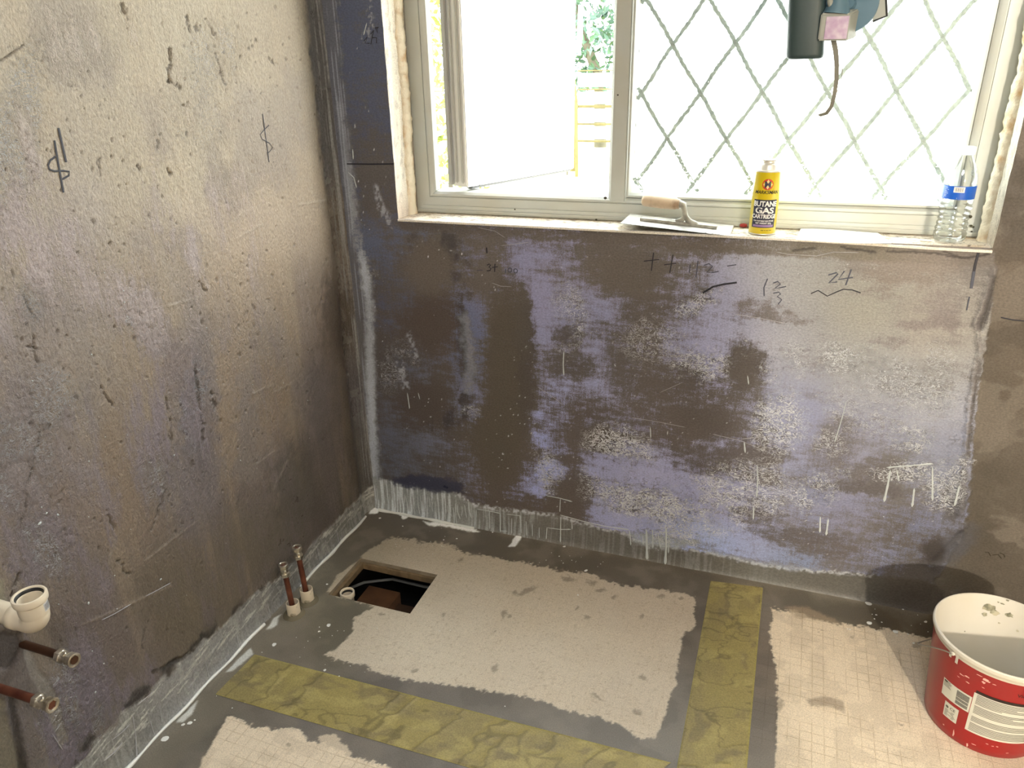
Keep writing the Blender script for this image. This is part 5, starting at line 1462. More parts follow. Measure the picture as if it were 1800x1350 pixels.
LA = FA + .06
wrap(patch(.058, .066, 24), LA, .0500, CR, can, m_navy, 'label_panel', .0002)
wrap(patch(.050, .0052), LA, .0215, CR, can, m_violet_ink, 'label_band', .0004)
wrap(disc2(.0128), LA + .03, .1185, CR, can, m_red_ink, 'emblem_disc', .0003)
star = []
for q in range(8):
    t = q * math.pi / 4 + math.pi / 2; r_ = .0112 if q % 2 == 0 else .0062
    star.append((r_ * math.cos(t), r_ * math.sin(t)))
wrap(([(0, 0)] + star, [(0, 1 + i, 1 + (i + 1) % 8) for i in range(8)]), LA + .03, .1185, CR, can, mat('label_cream_ink', tuple(lin(240, 214, 150)), .5), 'emblem_star', .0005)
tx = text_vf('M', .0195, bold=.03); wrap((tx[0], tx[1]), LA + .03, .1120, CR, can, m_navy, 'emblem_letter', .0008)
for s_, sz, z, b_, xs, sh, m_, sp_c in (('MARKSMAN', .0108, .0968, .02, .98, .25, m_black_ink, 1.0), ('BUTANE', .0168, .0678, .035, .90, 0, m_white_ink, .98), ('GAS', .0190, .0515, .035, 1.28, 0, m_white_ink, .98), ('CARTRIDGE', .0132, .0395, .03, .84, 0, m_white_ink, .98),
                                        ('FOR PORTABLE GAS STOVES', .0046, .0318, .03, .82, 0, m_white_ink, 1.0), ('NET WEIGHT 227g', .0050, .0262, .03, .9, 0, m_white_ink, 1.0)):
    wrap(text_vf(s_, sz, bold=b_, xs=xs, shear=sh, space=sp_c), LA, z, CR, can, m_, 'lettering', .0006)
V = []; F = []
for i, (x0, w_) in enumerate(((-.004, .006), (.0035, .003), (.008, .005), (.0145, .007))):
    o = len(V); V += [(x0, -.0006), (x0 + w_, -.0006), (x0 + w_, .0006), (x0, .0006)]; F.append((o, o + 1, o + 2, o + 3))
wrap((V, F), LA, .0110, CR, can, m_black_ink, 'small_print', .0004)
can.rotation_euler = (0, 0, 0)
rc = hit(1309, 399, 2, ZS + .003)
V, F = lathe([(.001, 0), (.008, .001), (.0095, .004), (.008, .0075), (.002, .009)], 20); cap = auto(pymesh('plastic_cap', V, F, mat('red_cap', tuple(lin(150, 34, 30)), .4))); cap.location = (rc[0] - .004, rc[1] + .012, ZS)
tag(cap, 'small dark red cap on the sill just left of the gas cartridge', 'cap')

# ---- notched trowel
tr = empty('notched_trowel', (0, 0, 0), 'steel notched trowel with wooden handle lying on the sill', 'trowel')
F1 = Vector(hit(1090, 393, 1, -.002)); F2 = Vector(hit(1284, 411.0, 1, -.002))
B1 = Vector(hit(1107, 372.5, 1, .100)); B2 = Vector(hit(1290, 397, 1, .088))
ux = ((F2 - F1) + (B2 - B1)).normalized(); uy = ((B1 - F1) + (B2 - F2)); uy = (uy - ux * uy.dot(ux)).normalized(); uz = ux.cross(uy)
LB = ((F2 - F1).length + (B2 - B1).length) / 2; WB = ((B1 - F1).length + (B2 - F2).length) / 2
tr.location = F1
TM = Matrix((ux, uy, uz)).transposed()
tl = lambda x, y_, z: TM @ Vector((x, y_, z))
m_blade = mat('trowel_steel', (0.80, 0.80, 0.78), .35, metal=.55, bump=.08, bscale=200, vcol=(0.55, 0.54, 0.5), vscale=30)
m_cast = mat('trowel_casting', tuple(lin(176, 174, 164)), .45, metal=.25, bump=.3, bscale=160, vcol=tuple(lin(112, 108, 98)), vscale=50)
m_hwood = mat('trowel_handle_wood', tuple(lin(206, 186, 160)), .6, bump=.2, bscale=60, vcol=tuple(lin(150, 124, 100)), vscale=26, vthr=(.45, .75))
edge = [(0, .006)]
nt_ = 34; pt = LB / nt_
for i in range(nt_):
    x = i * pt
    edge += [(x + pt * .12, .0), (x + pt * .5, .0), (x + pt * .62, .0052), (x + pt * .98, .0052)]
edge += [(LB, .0), (LB, WB), (0.004, WB)]
V = [tl(x, y_, 0) for x, y_ in edge] + [tl(x, y_, .0009) for x, y_ in edge]; n = len(edge)
# triangulate front teeth against a straight line
bm = bmesh.new(); vs = [bm.verts.new(v) for v in V[:n]]; f = bm.faces.new(vs); r = bmesh.ops.triangulate(bm, faces=[f])
ex = bmesh.ops.extrude_face_region(bm, geom=bm.faces[:]); bmesh.ops.translate(bm, verts=[v for v in ex['geom'] if isinstance(v, bmesh.types.BMVert)], vec=uz * .0010)
obj('blade', bm, m_blade, tr)


def tbox(name, x0, x1, y0, y1, z0, z1, m, bev=.002):
    bm = bmesh.new(); add_box(bm, (x0, y0, z0), (x1, y1, z1), bev)
    for v in bm.verts: v.co = TM @ v.co
    return auto(obj(name, bm, m, tr), 40)


bx0, bx1 = LB * .15, LB * .865
tbox('mounting_bar', bx0, bx1, WB * .44, WB * .44 + .016, .0011, .0085, m_cast)
hz = .052; hy = WB * .44 + .008
hx0, hx1 = LB * .150, LB * .500
neck = [tl(hx1 + .050, hy, .006), tl(hx1 + .030, hy, .010), tl(hx1 + .019, hy, .022), tl(hx1 + .014, hy, .038), tl(hx1 + .010, hy, hz - .002), tl(hx1 - .002, hy, hz)]
V, F = sweep(neck, [.006, .0085, .0068, .0066, .0088, .0105], 14); auto(pymesh('neck', V, F, m_cast, tr))
neck = [tl(hx1 - .004, hy, .008), tl(hx1 + .011, hy, .013), tl(hx1 + .018, hy, .026)]
V, F = sweep(neck, [.005, .0065, .006], 12); auto(pymesh('neck_web', V, F, m_cast, tr))
hd = [(hx0, .0085), (hx0 + .002, .0125), (hx0 + .008, .0148), (hx0 + .05, .0158), (hx0 + .085, .0148), (hx1 - .006, .0128), (hx1, .0122)]
V, F = sweep([tl(x, hy, hz + .0) for x, _ in hd], [r_ for _, r_ in hd], 20); auto(pymesh('handle', V, F, m_hwood, tr), 60)

# ---- sheet of paper overhanging the sill
m_paper = mat('white_paper', tuple(lin(244, 244, 232)), .8)
c4 = [hit(x, y_, 2, ZS) for x, y_ in ((1403, 404.5), (1553, 411.5), (1566, 432), (1398, 426))]
V = []; nA, nB = 22, 14
for i in range(nA + 1):
    for j in range(nB + 1):
        a_ = i / nA; b_ = j / nB
        p = (1 - b_) * ((1 - a_) * c4[0] + a_ * c4[1]) + b_ * ((1 - a_) * c4[3] + a_ * c4[2])
        z = ZS + .003 + .0015 * math.sin(a_ * 5 + b_ * 2) + .002 * (b_ > .5) * (b_ - .5)
        p = p.copy()
        if a_ < .03: p[0] += .006 * (1 - b_)
        if a_ > .9: p[0] -= .012 * (1 - b_) * (a_ - .9) * 10
        V.append((p[0], min(p[1], .094), z))
n0 = len(V); V += [(x, y_, z + .0009) for x, y_, z in V]
F = []
for i in range(nA):
    for j in range(nB):
        q = (i * (nB + 1) + j, (i + 1) * (nB + 1) + j, (i + 1) * (nB + 1) + j + 1, i * (nB + 1) + j + 1)
        F.append(q); F.append(tuple(reversed([k_ + n0 for k_ in q])))
rim = [i * (nB + 1) for i in range(nA + 1)] + [nA * (nB + 1) + j for j in range(1, nB + 1)] + [i * (nB + 1) + nB for i in range(nA - 1, -1, -1)] + [j for j in range(nB - 1, 0, -1)]
for i in range(len(rim)):
    q = rim[i]; w_ = rim[(i + 1) % len(rim)]; F.append((q, w_, w_ + n0, q + n0))
tag(auto(pymesh('paper_sheet', V, F, m_paper), 50), 'white folded paper sheet on the sill overhanging its front edge', 'paper')

# ---- water bottle
def clear(name, tint=(.96, .98, .97), refl=.10):
    m = bpy.data.materials.new(name); m.use_nodes = True; nt = m.node_tree
    nt.nodes.remove(nt.nodes['Principled BSDF']); out = nt.nodes['Material Output']
    t = nt.nodes.new('ShaderNodeBsdfTransparent'); t.inputs['Color'].default_value = (*tint, 1)
    g = nt.nodes.new('ShaderNodeBsdfGlossy'); g.inputs['Roughness'].default_value = .08
    fr = nt.nodes.new('ShaderNodeLayerWeight'); fr.inputs['Blend'].default_value = .35
    mr = nt.nodes.new('ShaderNodeMapRange'); mr.inputs['To Min'].default_value = refl * .6; mr.inputs['To Max'].default_value = .75
    nt.links.new(fr.outputs['Fresnel'], mr.inputs['Value'])
    tc = nt.nodes.new('ShaderNodeTexCoord'); n = nt.nodes.new('ShaderNodeTexNoise'); n.inputs['Scale'].default_value = 70
    nt.links.new(tc.outputs['Object'], n.inputs['Vector'])
    b = nt.nodes.new('ShaderNodeBump'); b.inputs['Strength'].default_value = .35; b.inputs['Distance'].default_value = .003
    nt.links.new(n.outputs['Fac'], b.inputs['Height'])
    nt.links.new(b.outputs['Normal'], g.inputs['Normal']); nt.links.new(b.outputs['Normal'], fr.inputs['Normal'])
    mx = nt.nodes.new('ShaderNodeMixShader'); nt.links.new(mr.outputs['Result'], mx.inputs[0])
    nt.links.new(t.outputs[0], mx.inputs[1]); nt.links.new(g.outputs[0], mx.inputs[2]); nt.links.new(mx.outputs[0], out.inputs['Surface'])
    return m


m_pet = clear('clear_pet')
bt = empty('water_bottle', (1.563, .052, ZS), 'clear plastic water bottle with blue label at the right end of the sill', 'bottle')
BR = .0325
pr = [(.004, .004), (.014, .002), (.024, .0005), (.0295, .003), (BR - .0005, .010)]
for i in range(6):
    z = .016 + i * .0115
    pr += [(BR, z), (BR, z + .004), (BR - .0022, z + .0065), (BR - .0022, z + .0085)]
pr += [(BR, .088), (BR, .130), (BR - .0015, .142), (.027, .158), (.0205, .172), (.0145, .184), (.0125, .190), (.0125, .196)]
V, F = lathe(pr, 60, cap=False)
V = [Vector((v.x * (1 + .04 * math.sin(v.z * 90)), v.y * (1 + .05 * math.cos(v.z * 60 + 1)), v.z)) if v.z < .085 else v for v in V]
auto(pymesh('body', V, F, m_pet, bt), 50)
V, F = lathe([(.0155, .189), (.0160, .190), (.0160, .204), (.0150, .206)], 30); auto(pymesh('screw_cap', V, F, frosted('bottle_cap_plastic', .3), bt))
BA, bz = hit_cone(1679, 338, (1.563, .052), BR, BR, .2, ZS)
m_blue = mat('label_blue', tuple(lin(24, 92, 196)), .4, var=.2, vscale=10)
m_blue.use_backface_culling = False
zc = .1105
wrap(patch(.125, .0285, 40), BA + .3, zc, BR, bt, m_blue, 'label', .0005)
wrap(patch(.021, .0118), BA + .22, zc + .0070, BR, bt, m_white_ink, 'barcode_panel', .0009)
bars = [(-.008 + i * .0013, .0007 if i % 3 else .0003) for i in range(13)]
V = []; F = []
for x, w_ in bars:
    o = len(V); V += [(x, -.004), (x + w_, -.004), (x + w_, .004), (x, .004)]; F.append((o, o + 1, o + 2, o + 3))
wrap((V, F), BA + .22, zc + .0070, BR, bt, mat('barcode_ink', tuple(lin(120, 120, 120)), .5), 'barcode', .0012)
V = []; F = []
rb = np.random.default_rng(2)
for i in range(8):
    o = len(V); z_ = .011 - i * .0028; w_ = rb.uniform(.006, .012); V += [(-.026, z_), (-.026 + w_, z_), (-.026 + w_, z_ + .0009), (-.026, z_ + .0009)]; F.append((o, o + 1, o + 2, o + 3))
o = len(V); V += [(-.026, -.0128), (.004, -.0128), (.004, -.0098), (-.026, -.0098)]; F.append((o, o + 1, o + 2, o + 3))
wrap((V, F), BA + .05, zc, BR, bt, mat('label_pale_ink', tuple(lin(170, 196, 226)), .5), 'small_print', .0009)
fk = hit(1640, 424.5, 2, ZS)
bm = bmesh.new(); add_box(bm, (-.012, -.003, 0), (.012, .003, .002), .001)
fl_ = obj('plaster_flake', bm, mat('flake_white', tuple(lin(236, 232, 222)), .7)); fl_.location = (fk[0] - .015, fk[1] + .004, ZS); fl_.rotation_euler = (0, 0, -.2)
tag(fl_, 'small white plaster flake on the sill at the foot of the bottle', 'flake')

# ================================================================== tool hanging in front of the leaded pane
YT = -.07
T = lambda x, y_, d=0.0: Vector(hit(x, y_, 1, YT + d))
m_grey = mat('tool_grey_green', tuple(lin(47, 64, 65)), .5, bump=.15, bscale=160, var=.12, vscale=8)
m_box = mat('tool_grey_plastic', tuple(lin(138, 140, 132)), .5, bump=.1)
m_bluep = mat('tool_blue_plastic', tuple(lin(84, 112, 128)), .4, var=.2, vscale=9)
m_purple = mat('tool_purple_label', tuple(lin(162, 136, 166)), .5, var=.25, vscale=60, vcol=tuple(lin(190, 176, 190)))
tl0 = T(1444, 100)
tool = empty('hanging_tool', (tl0.x, YT, tl0.z), 'grey-green tool with blue disc and purple-faced box hanging before the leaded pane', 'tool')
TO = tool.location.copy()


def tmesh(name, V, F, m, parent=tool, ang=40):
    return auto(pymesh(name, [Vector(v) - TO for v in V], F, m, parent), ang)


# barrel: flattened round section
a0 = T(1414.5, 103); ct = [T(1414.5, 104), T(1414.5, 101.5), T(1415, 96), T(1419, 0), T(1424, -130)]
hw = [.031, .0355, .0368, .0362, .034]
V = []; F = []; n = 32
for p, w_ in zip(ct, hw):
    for q in range(n):
        t = 2 * math.pi * q / n; cs, sn = math.cos(t), math.sin(t)
        V.append(p + Vector((w_ * abs(cs)**.6 * (1 if cs > 0 else -1), w_ * .62 * abs(sn)**.7 * (1 if sn > 0 else -1), 0)))
for i in range(len(ct) - 1):
    for q in range(n): F.append((i * n + q, i * n + (q + 1) % n, (i + 1) * n + (q + 1) % n, (i + 1) * n + q))
F += [tuple(reversed(range(n))), tuple((len(ct) - 1) * n + q for q in range(n))]
tmesh('barrel', V, F, m_grey, ang=60)
# box with bevelled top and a purple front
q0 = T(1443, 26, -.030); q1 = T(1488, 72, -.030)
fw0, fw1, fz0, fz1 = q0.x, q1.x, q1.z, q0.z + .002
yb = YT - .030
dep = .040; sk = .019
fr_ = [(fw0, yb, fz0 + .002), (fw1, yb, fz0), (fw1, yb, fz1 - .002), (fw0, yb, fz1)]
bk_ = [(fw0 + .003, yb + dep, fz0 + .004), (fw1 + sk, yb + dep, fz0 + .006), (fw1 + sk, yb + dep, fz1 + .008), (fw0 + .010, yb + dep, fz1 + .012)]
bm = bmesh.new(); vs = [bm.verts.new(Vector(v) - TO) for v in fr_ + bk_]
for f_ in ((0, 1, 2, 3), (7, 6, 5, 4), (0, 4, 5, 1), (1, 5, 6, 2), (2, 6, 7, 3), (3, 7, 4, 0)): bm.faces.new([vs[i] for i in f_])
bmesh.ops.recalc_face_normals(bm, faces=bm.faces[:])
bmesh.ops.bevel(bm, geom=bm.edges[:], offset=.0025, segments=2, affect='EDGES')
auto(obj('gear_box', bm, m_box, tool), 40)
bm = bmesh.new(); add_box(bm, (fw0 + .011, yb - .0012, fz0 + .004), (fw1 - .001, yb + .001, fz1 - .006), .0008)
for v in bm.verts: v.co -= TO
obj('purple_label', bm, m_purple, tool)
# flared neck above the box
nk = [(T(1470, 24, -.012), .026), (T(1472, 16, -.012), .0235), (T(1474, 4, -.012), .0185), (T(1475, -10, -.012), .0165), (T(1476, -60, -.010), .016), (T(1476, -130, 0), .016)]
V, F = sweep([p for p, _ in nk], [r_ for _, r_ in nk], 24); tmesh('neck', V, F, m_bluep, ang=60)
V, F = sweep([T(1462, 20, -.022), T(1459, 4, -.024), T(1459, -60, -.020)], [.004, .006, .006], 10); tmesh('side_rod', V, F, m_box)
# blue disc with a raised hub
dc = T(1494, 8, .012); dn = Vector((-.25, -1, .18)).normalized()
V, F = lathe([(.002, -.010), (.0095, -.010), (.0115, -.006), (.0125, .0), (.030, .001), (.0525, .003), (.0535, .006), (.0525, .009), (.03, .011)], 56, axis=-dn, origin=dc); tmesh('disc', V, F, m_bluep, ang=35)
# angled grey bracket at the far side
q = [T(1534, -20, .02), T(1556, -20, .02), T(1558, 28, .02), T(1534, 37, .02)]
bm = bmesh.new(); vs = [bm.verts.new(v - TO) for v in q] + [bm.verts.new(v - TO + Vector((.0, .03, .002))) for v in q]
for f_ in ((0, 1, 2, 3), (7, 6, 5, 4), (0, 4, 5, 1), (1, 5, 6, 2), (2, 6, 7, 3), (3, 7, 4, 0)): bm.faces.new([vs[i] for i in f_])
obj('bracket', bm, m_box, tool)
V, F = sweep([T(1557, -22, .02), T(1559, 28, .02), T(1534, 38, .02)], .0022, 8); tmesh('bracket_edge', V, F, m_rub)
# dangling strap and thin wire
m_strap = mat('strap_grey', tuple(lin(110, 108, 98)), .7, bump=.3, bscale=300)
sp_p = [T(1465, 70, -.006), T(1469, 90, -.006), T(1471, 115, -.005), T(1470, 145, -.004), T(1466, 170, -.003), T(1461, 188, .0), T(1453, 199, .006), T(1440, 203, .014)]
V = []; F = []
for i, p in enumerate(sp_p):
    t = (sp_p[min(i + 1, 7)] - sp_p[max(i - 1, 0)]).normalized(); sd = Vector((1, 0, 0)) - t * t.x; sd.normalize(); w_ = [.0052, .0050, .0046, .0042, .0040, .0038, .0040, .0045][i]; nn = t.cross(sd)
    V += [p - sd * w_ - nn * .001, p + sd * w_ - nn * .001, p + sd * w_ + nn * .001, p - sd * w_ + nn * .001]
for i in range(7):
    for k_ in range(4): F.append((4 * i + k_, 4 * i + (k_ + 1) % 4, 4 * i + 4 + (k_ + 1) % 4, 4 * i + 4 + k_))
F += [(3, 2, 1, 0), (28, 29, 30, 31)]
tmesh('strap', V, F, m_strap)
V, F = sweep([T(1488, 70, -.004), T(1484, 88, -.004), T(1481, 110, -.003), T(1480, 130, -.002), T(1477, 148, -.001), T(1469, 166, 0)], .0008, 6); tmesh('thin_wire', V, F, m_strap)
V, F = sweep([T(1448, -128), T(1448, -160), Vector((1.235, -.05, 2.0)), Vector((1.235, -.05, RZ))], [.012, .006, .004, .004], 10); tmesh('hanging_cord', V, F, m_rub)

# ================================================================== plumbing
m_copper = mat('copper_pipe', tuple(lin(136, 84, 64)), .38, metal=.5, var=.35, vscale=20, vcol=tuple(lin(84, 44, 34)))
m_nickel = mat('fitting_nickel', (0.78, 0.73, 0.62), .28, metal=.9, bump=.1, bscale=200, vcol=(0.30, 0.26, 0.2), vscale=60)
m_inner = mat('fitting_bore', tuple(lin(120, 60, 40)), .5, metal=.4)
m_sleeve = m_pvc_d


def pipe_tail(name, base, axis, length, label, fit0, m_pipe=m_copper, screw=True, r=.0075):
    e = empty(name, base, label, 'pipe', 'copper pipe tails')
    ax = Vector(axis).normalized()
    V, F = sweep([ax * -.02, ax * (length - .004)], r, 24); auto(pymesh('copper_tube', V, F, m_pipe, e))
    f0 = fit0
    V, F = lathe([(.0085, f0), (.0125, f0 + .0015), (.0132, f0 + .004), (.0132, f0 + .011), (.0120, f0 + .013)], 6, ax); auto(pymesh('compression_nut', V, F, m_nickel, e), 25)
    V, F = lathe([(.0118, f0 + .012), (.0098, f0 + .015), (.0095, f0 + .022), (.0115, f0 + .026), (.0115, f0 + .027)], 28, ax); auto(pymesh('valve_body', V, F, m_nickel, e), 45)
    x, y_, d = frame_of(ax)
    sdir = (Vector((0, -.3, 1)) if abs(ax.z) < .5 else Vector((1, -1, 0))).normalized(); sdir = (sdir - ax * sdir.dot(ax)).normalized()
    V, F = lathe([(.0052, .004), (.0052, .0118), (.0044, .0126), (.001, .0118)], 16, sdir, ax * (f0 + .019)); auto(pymesh('isolating_screw', V, F, m_nickel, e), 45)
    V, F = lathe([(.0112, f0 + .0265), (.0130, f0 + .028), (.0130, f0 + .036), (.0118, f0 + .038), (.0082, f0 + .038), (.0078, f0 + .034), (.0076, f0 + .026)], 6, ax, cap=False)
    V2, F2 = lathe([(.0126, f0 + .0355), (.0128, f0 + .0385), (.0105, f0 + .0395), (.0086, f0 + .0385), (.0080, f0 + .030), (.0010, f0 + .029)], 32, ax, cap=False)
    auto(pymesh('outlet_nut', *merge((V, F), (V2, F2)), m_nickel, e), 30)
    V, F = lathe([(.0079, f0 + .0375), (.0076, f0 + .0302), (.001, f0 + .0296)], 24, ax, cap=False); auto(pymesh('bore', V, F, m_inner, e), 60)
    return e


b1 = hit(44, 1133, 0, 0)
pipe_tail('copper_pipe_tail', b1, (1, 0, -.01), .122, 'dark copper pipe tail from the left wall just under the white elbow', .079, mat('copper_dark', tuple(lin(86, 58, 42)), .4, metal=.5, var=.4, vscale=20))
b2 = hit(-22, 1203, 0, 0)
pipe_tail('copper_pipe_tail.001', b2, (1, 0.02, -.012), .148, 'lower red-brown copper pipe tail from the left wall with brass valve', .108)
sleeves = []
for (px, py), (tx_, ty_), lab, lab2, top in (((517, 1077), (502, 990), 'copper pipe tail in the nearer white sleeve by the left wall', 'nearer short white pipe sleeve on the floor by the left wall', .040),
                                        ((541, 1054), (526, 959), 'copper pipe tail in the farther white sleeve by the left wall', 'farther short white pipe sleeve on the floor by the left wall', .042)):
    bb = Vector(hit(px, py, 2, .004)); bb.z = 0
    tp_ = Vector(hit(tx_, ty_, 0, bb.x - .004))
    hh = tp_.z
    sl = empty('pipe_sleeve' + ('' if not sleeves else '.001'), (bb.x, bb.y, 0), lab2, 'sleeve', 'pipe sleeves'); sleeves.append(sl)
    V, F = lathe([(.0200, .0), (.0185, .004), (.0178, .012), (.0178, top - .001), (.0172, top), (.0156, top), (.0152, top - .002), (.0152, .003)], 36, cap=False)
    V = [Vector((v.x, v.y, v.z + (.05 * v.x if v.z > .03 else 0))) for v in V]
    auto(pymesh('tube', V, F, m_sleeve, sl), 50)
    V, F = lathe([(.0280, .0002), (.0245, .0045), (.0186, .008)], 20, cap=False)
    V = [Vector((v.x * (1 + .2 * vnoise(np.array([v.x * 90]), np.array([v.y * 90]), 3)[0]), v.y * (1 + .2 * vnoise(np.array([v.y * 80]), np.array([v.x * 90]), 4)[0]), v.z)) for v in V]
    auto(pymesh('mortar_collar', V, F, mat('grey_mortar', tuple(lin(108, 100, 80)), .8, bump=.5), sl), 60)
    off = tp_ - Vector((bb.x, bb.y, 0)); ax_ = Vector((off.x - .003, off.y * .5 - .004, hh)).normalized()
    pb = Vector((bb.x, bb.y, .0)) + Vector((-.002, .001, .003)); Ld = hh / ax_.z
    e = pipe_tail('copper_pipe_tail.00%d' % (1 + len(sleeves)), pb, ax_, Ld - .03, lab, Ld - .043)

# white push-fit elbow on a horizontal waste pipe
XE = .135
ec = Vector(hit(67, 1094, 0, XE * .8))
el = empty('waste_elbow', (0, ec.y, ec.z), 'white plastic waste elbow with open upward socket on the left wall', 'pipe')
R1 = .0225
cx_ = XE - .0; ctr = Vector((XE, 0, 0))
path = [Vector((-.01, 0, 0)), Vector((XE - .066, 0, 0))]
V, F = sweep(path, R1, 32); auto(pymesh('waste_pipe', V, F, m_pvc, el))
# horizontal socket
bend = []
for i in range(9):
    t = i / 8 * math.pi / 2
    bend.append(Vector((XE - .026 + .026 * math.sin(t), 0, .026 - .026 * math.cos(t))))
pts = [Vector((XE - .068, 0, 0)), Vector((XE - .066, 0, 0)), Vector((XE - .050, 0, 0)), Vector((XE - .048, 0, 0)), Vector((XE - .036, 0, 0))] + bend
rad = [.0255, .0275, .0275, .0262, .0258] + [.0262, .0264, .0266, .0268, .0268, .0268, .0266, .0264, .0262]
lean = lambda p: p
pts = [lean(p) for p in pts]
V, F = sweep(pts, rad, 36); auto(pymesh('elbow_body', V, F, m_pvc, el), 50)
up_ = Vector((XE, 0, 0))
V, F = lathe([(.0262, .022), (.0275, .028), (.0283, .031), (.0283, .052), (.0300, .054), (.0322, .056), (.0330, .060), (.0330, .068), (.0318, .071), (.0285, .0715), (.0268, .069), (.0262, .062), (.0235, .060), (.0230, .03), (.002, .024)], 44, (0, 0, 1), up_, cap=False); auto(pymesh('socket', V, F, m_pvc, el), 35)
V, F = lathe([(.0270, .0688), (.0248, .0665), (.0240, .062), (.0262, .0605)], 44, (0, 0, 1), up_, cap=False); auto(pymesh('rubber_seal', V, F, m_rub, el), 50)
el.scale = (.8, .8, .8)
EA, ez = hit_cone(86, 1072, (XE * .8, ec.y), .0228, .0228, .1, ec.z)
zl = .0415
tmp = wrap(patch(.020, .019, 8), EA, zl, .0283, el, mat('sticker_grey', tuple(lin(214, 214, 214)), .4), 'sticker', .0003); tmp.location = (XE, 0, 0)
V = []; F = []
for i in range(8):
    o = len(V); x = -.0085 + i * .0022; w_ = .0011 if i % 2 else .0006; V += [(x, -.007), (x + w_, -.007), (x + w_, .007), (x, .007)]; F.append((o, o + 1, o + 2, o + 3))
tmp = wrap((V, F), EA, zl, .0283, el, mat('sticker_ink', tuple(lin(80, 84, 100)), .5), 'sticker_print', .0006); tmp.location = (XE, 0, 0)
# dark pipe clip bracket behind the elbow
# ================================================================== red bucket
BX, BY, R0, R1b, BH = 1.749, -.348, .111, .1319, .2408
bu = empty('red_bucket', (BX, BY, .0008), 'red plastic bucket with white inside standing on the floor at right', 'bucket')
m_red = mat('bucket_red', tuple(lin(146, 10, 18)), .32, spec=.5, var=.12, vscale=9, vcol=tuple(lin(140, 30, 32)), vthr=(.5, .8), coat=.2)
m_bwhite = mat('bucket_white', tuple(lin(212, 208, 198)), .4, bump=.05, vcol=tuple(lin(208, 202, 186)), vscale=9, vthr=(.4, .75))
kr = (R1b - R0) / BH
rr_ = lambda z: R0 + kr * z
V, F = lathe([(.002, .002), (R0 - .006, .002), (R0 - .003, .0), (R0, .003), (rr_(.02), .02), (rr_(.10), .10), (rr_(BH - .020), BH - .020)], 90, cap=False); auto(pymesh('body', V, F, m_red, bu), 40)
V, F = lathe([(rr_(BH - .020) + .0003, BH - .021), (R1b + .0005, BH - .013), (R1b + .0026, BH - .011), (R1b + .0034, BH - .007), (R1b + .0030, BH - .002), (R1b + .001, BH), (R1b - .0015, BH - .0005), (R1b - .003, BH - .004), (rr_(.10) - .0035, .10), (R0 - .0035, .007), (.001, .0065)], 90, cap=False); auto(pymesh('rim_and_lining', V, F, m_bwhite, bu), 40)
m_smear = mat('bucket_smear', tuple(lin(120, 120, 100)), .6, vcol=tuple(lin(190, 184, 160)), vscale=70, vthr=(.4, .6))


def cone_pt(px, py): return hit_cone(px, py, (BX, BY), R0, R1b, BH, 0)


def wrapc(vf, ang, z, parent, m, name, lift=.0004):
    V, F = vf; W_ = []
    for x, y_ in V:
        zz = z + y_; r_ = rr_(zz) + lift; t = ang + x / rr_(z); W_.append((math.cos(t) * r_, math.sin(t) * r_, zz))
    return pymesh(name, W_, F, m, parent)


def quad_label(tlc, brc, parent, m, name, lift=.0004):
    a0, z0 = cone_pt(*tlc); a1, z1 = cone_pt(*brc)
    w_ = (a1 - a0) * rr_((z0 + z1) / 2); h_ = z0 - z1
    o = wrapc(patch(w_, h_, 20), (a0 + a1) / 2, (z0 + z1) / 2, parent, m, name, lift)
    return (a0 + a1) / 2, (z0 + z1) / 2, w_, h_


m_lab = mat('bucket_label_white', tuple(lin(206, 206, 194)), .45)
m_ink = mat('bucket_label_ink', tuple(lin(92, 92, 84)), .5)
m_inkd = mat('bucket_label_dark', tuple(lin(38, 26, 22)), .5)


def rects(R):
    V = []; F = []
    for x, y_, w_, h_ in R:
        n = max(1, int(w_ / .012)); o = len(V)
        for i in range(n + 1): V += [(x + w_ * i / n, y_), (x + w_ * i / n, y_ + h_)]
        for i in range(n): F.append((o + 2 * i, o + 2 * i + 2, o + 2 * i + 3, o + 2 * i + 1))
    return V, F


# barcode label
a_, z_, w_, h_ = quad_label((1660, 1190), (1702, 1253), bu, m_lab, 'barcode_label')
wrapc(rects([(w_ * .04, h_ * (-.36 + .018 * i) if False else -h_ * .40 + i * h_ * .034, w_ * .40, h_ * .020) for i in range(24) if i not in (6, 12)]), a_, z_, bu, m_inkd, 'barcode', .0008)
wrapc(rects([(-w_ * .46, h_ * (.42 - i * .065), w_ * rb.uniform(.2, .34), h_ * .028) for i in range(6)]), a_, z_, bu, m_ink, 'small_print', .0008)
wrapc(rects([(-w_ * .45, h_ * .36, w_ * .12, h_ * .08)]), a_, z_, bu, m_inkd, 'symbol_block', .0010)
# small CE label under it
a_, z_, w_, h_ = quad_label((1662, 1231), (1680, 1273), bu, m_lab, 'approval_label', .0003)
wrapc(rects([(-w_ * .4, -h_ * .40 + i * h_ * .06, w_ * .8 * rb.uniform(.7, 1), h_ * .025) for i in range(8)]), a_, z_, bu, m_ink, 'small_print', .0007)
wrapc(text_vf('CE', .010, bold=.02), a_ + .03, z_ + h_ * .16, bu, m_ink, 'approval_mark', .0008)
wrapc(([(x * .0035 * 1 - .009, y_ * .0035) for x, y_ in [(math.cos(6.283 * i / 12), math.sin(6.283 * i / 12)) for i in range(12)]], [tuple(range(12))]), a_, z_ + h_ * .22, bu, m_ink, 'approval_symbol', .0008)
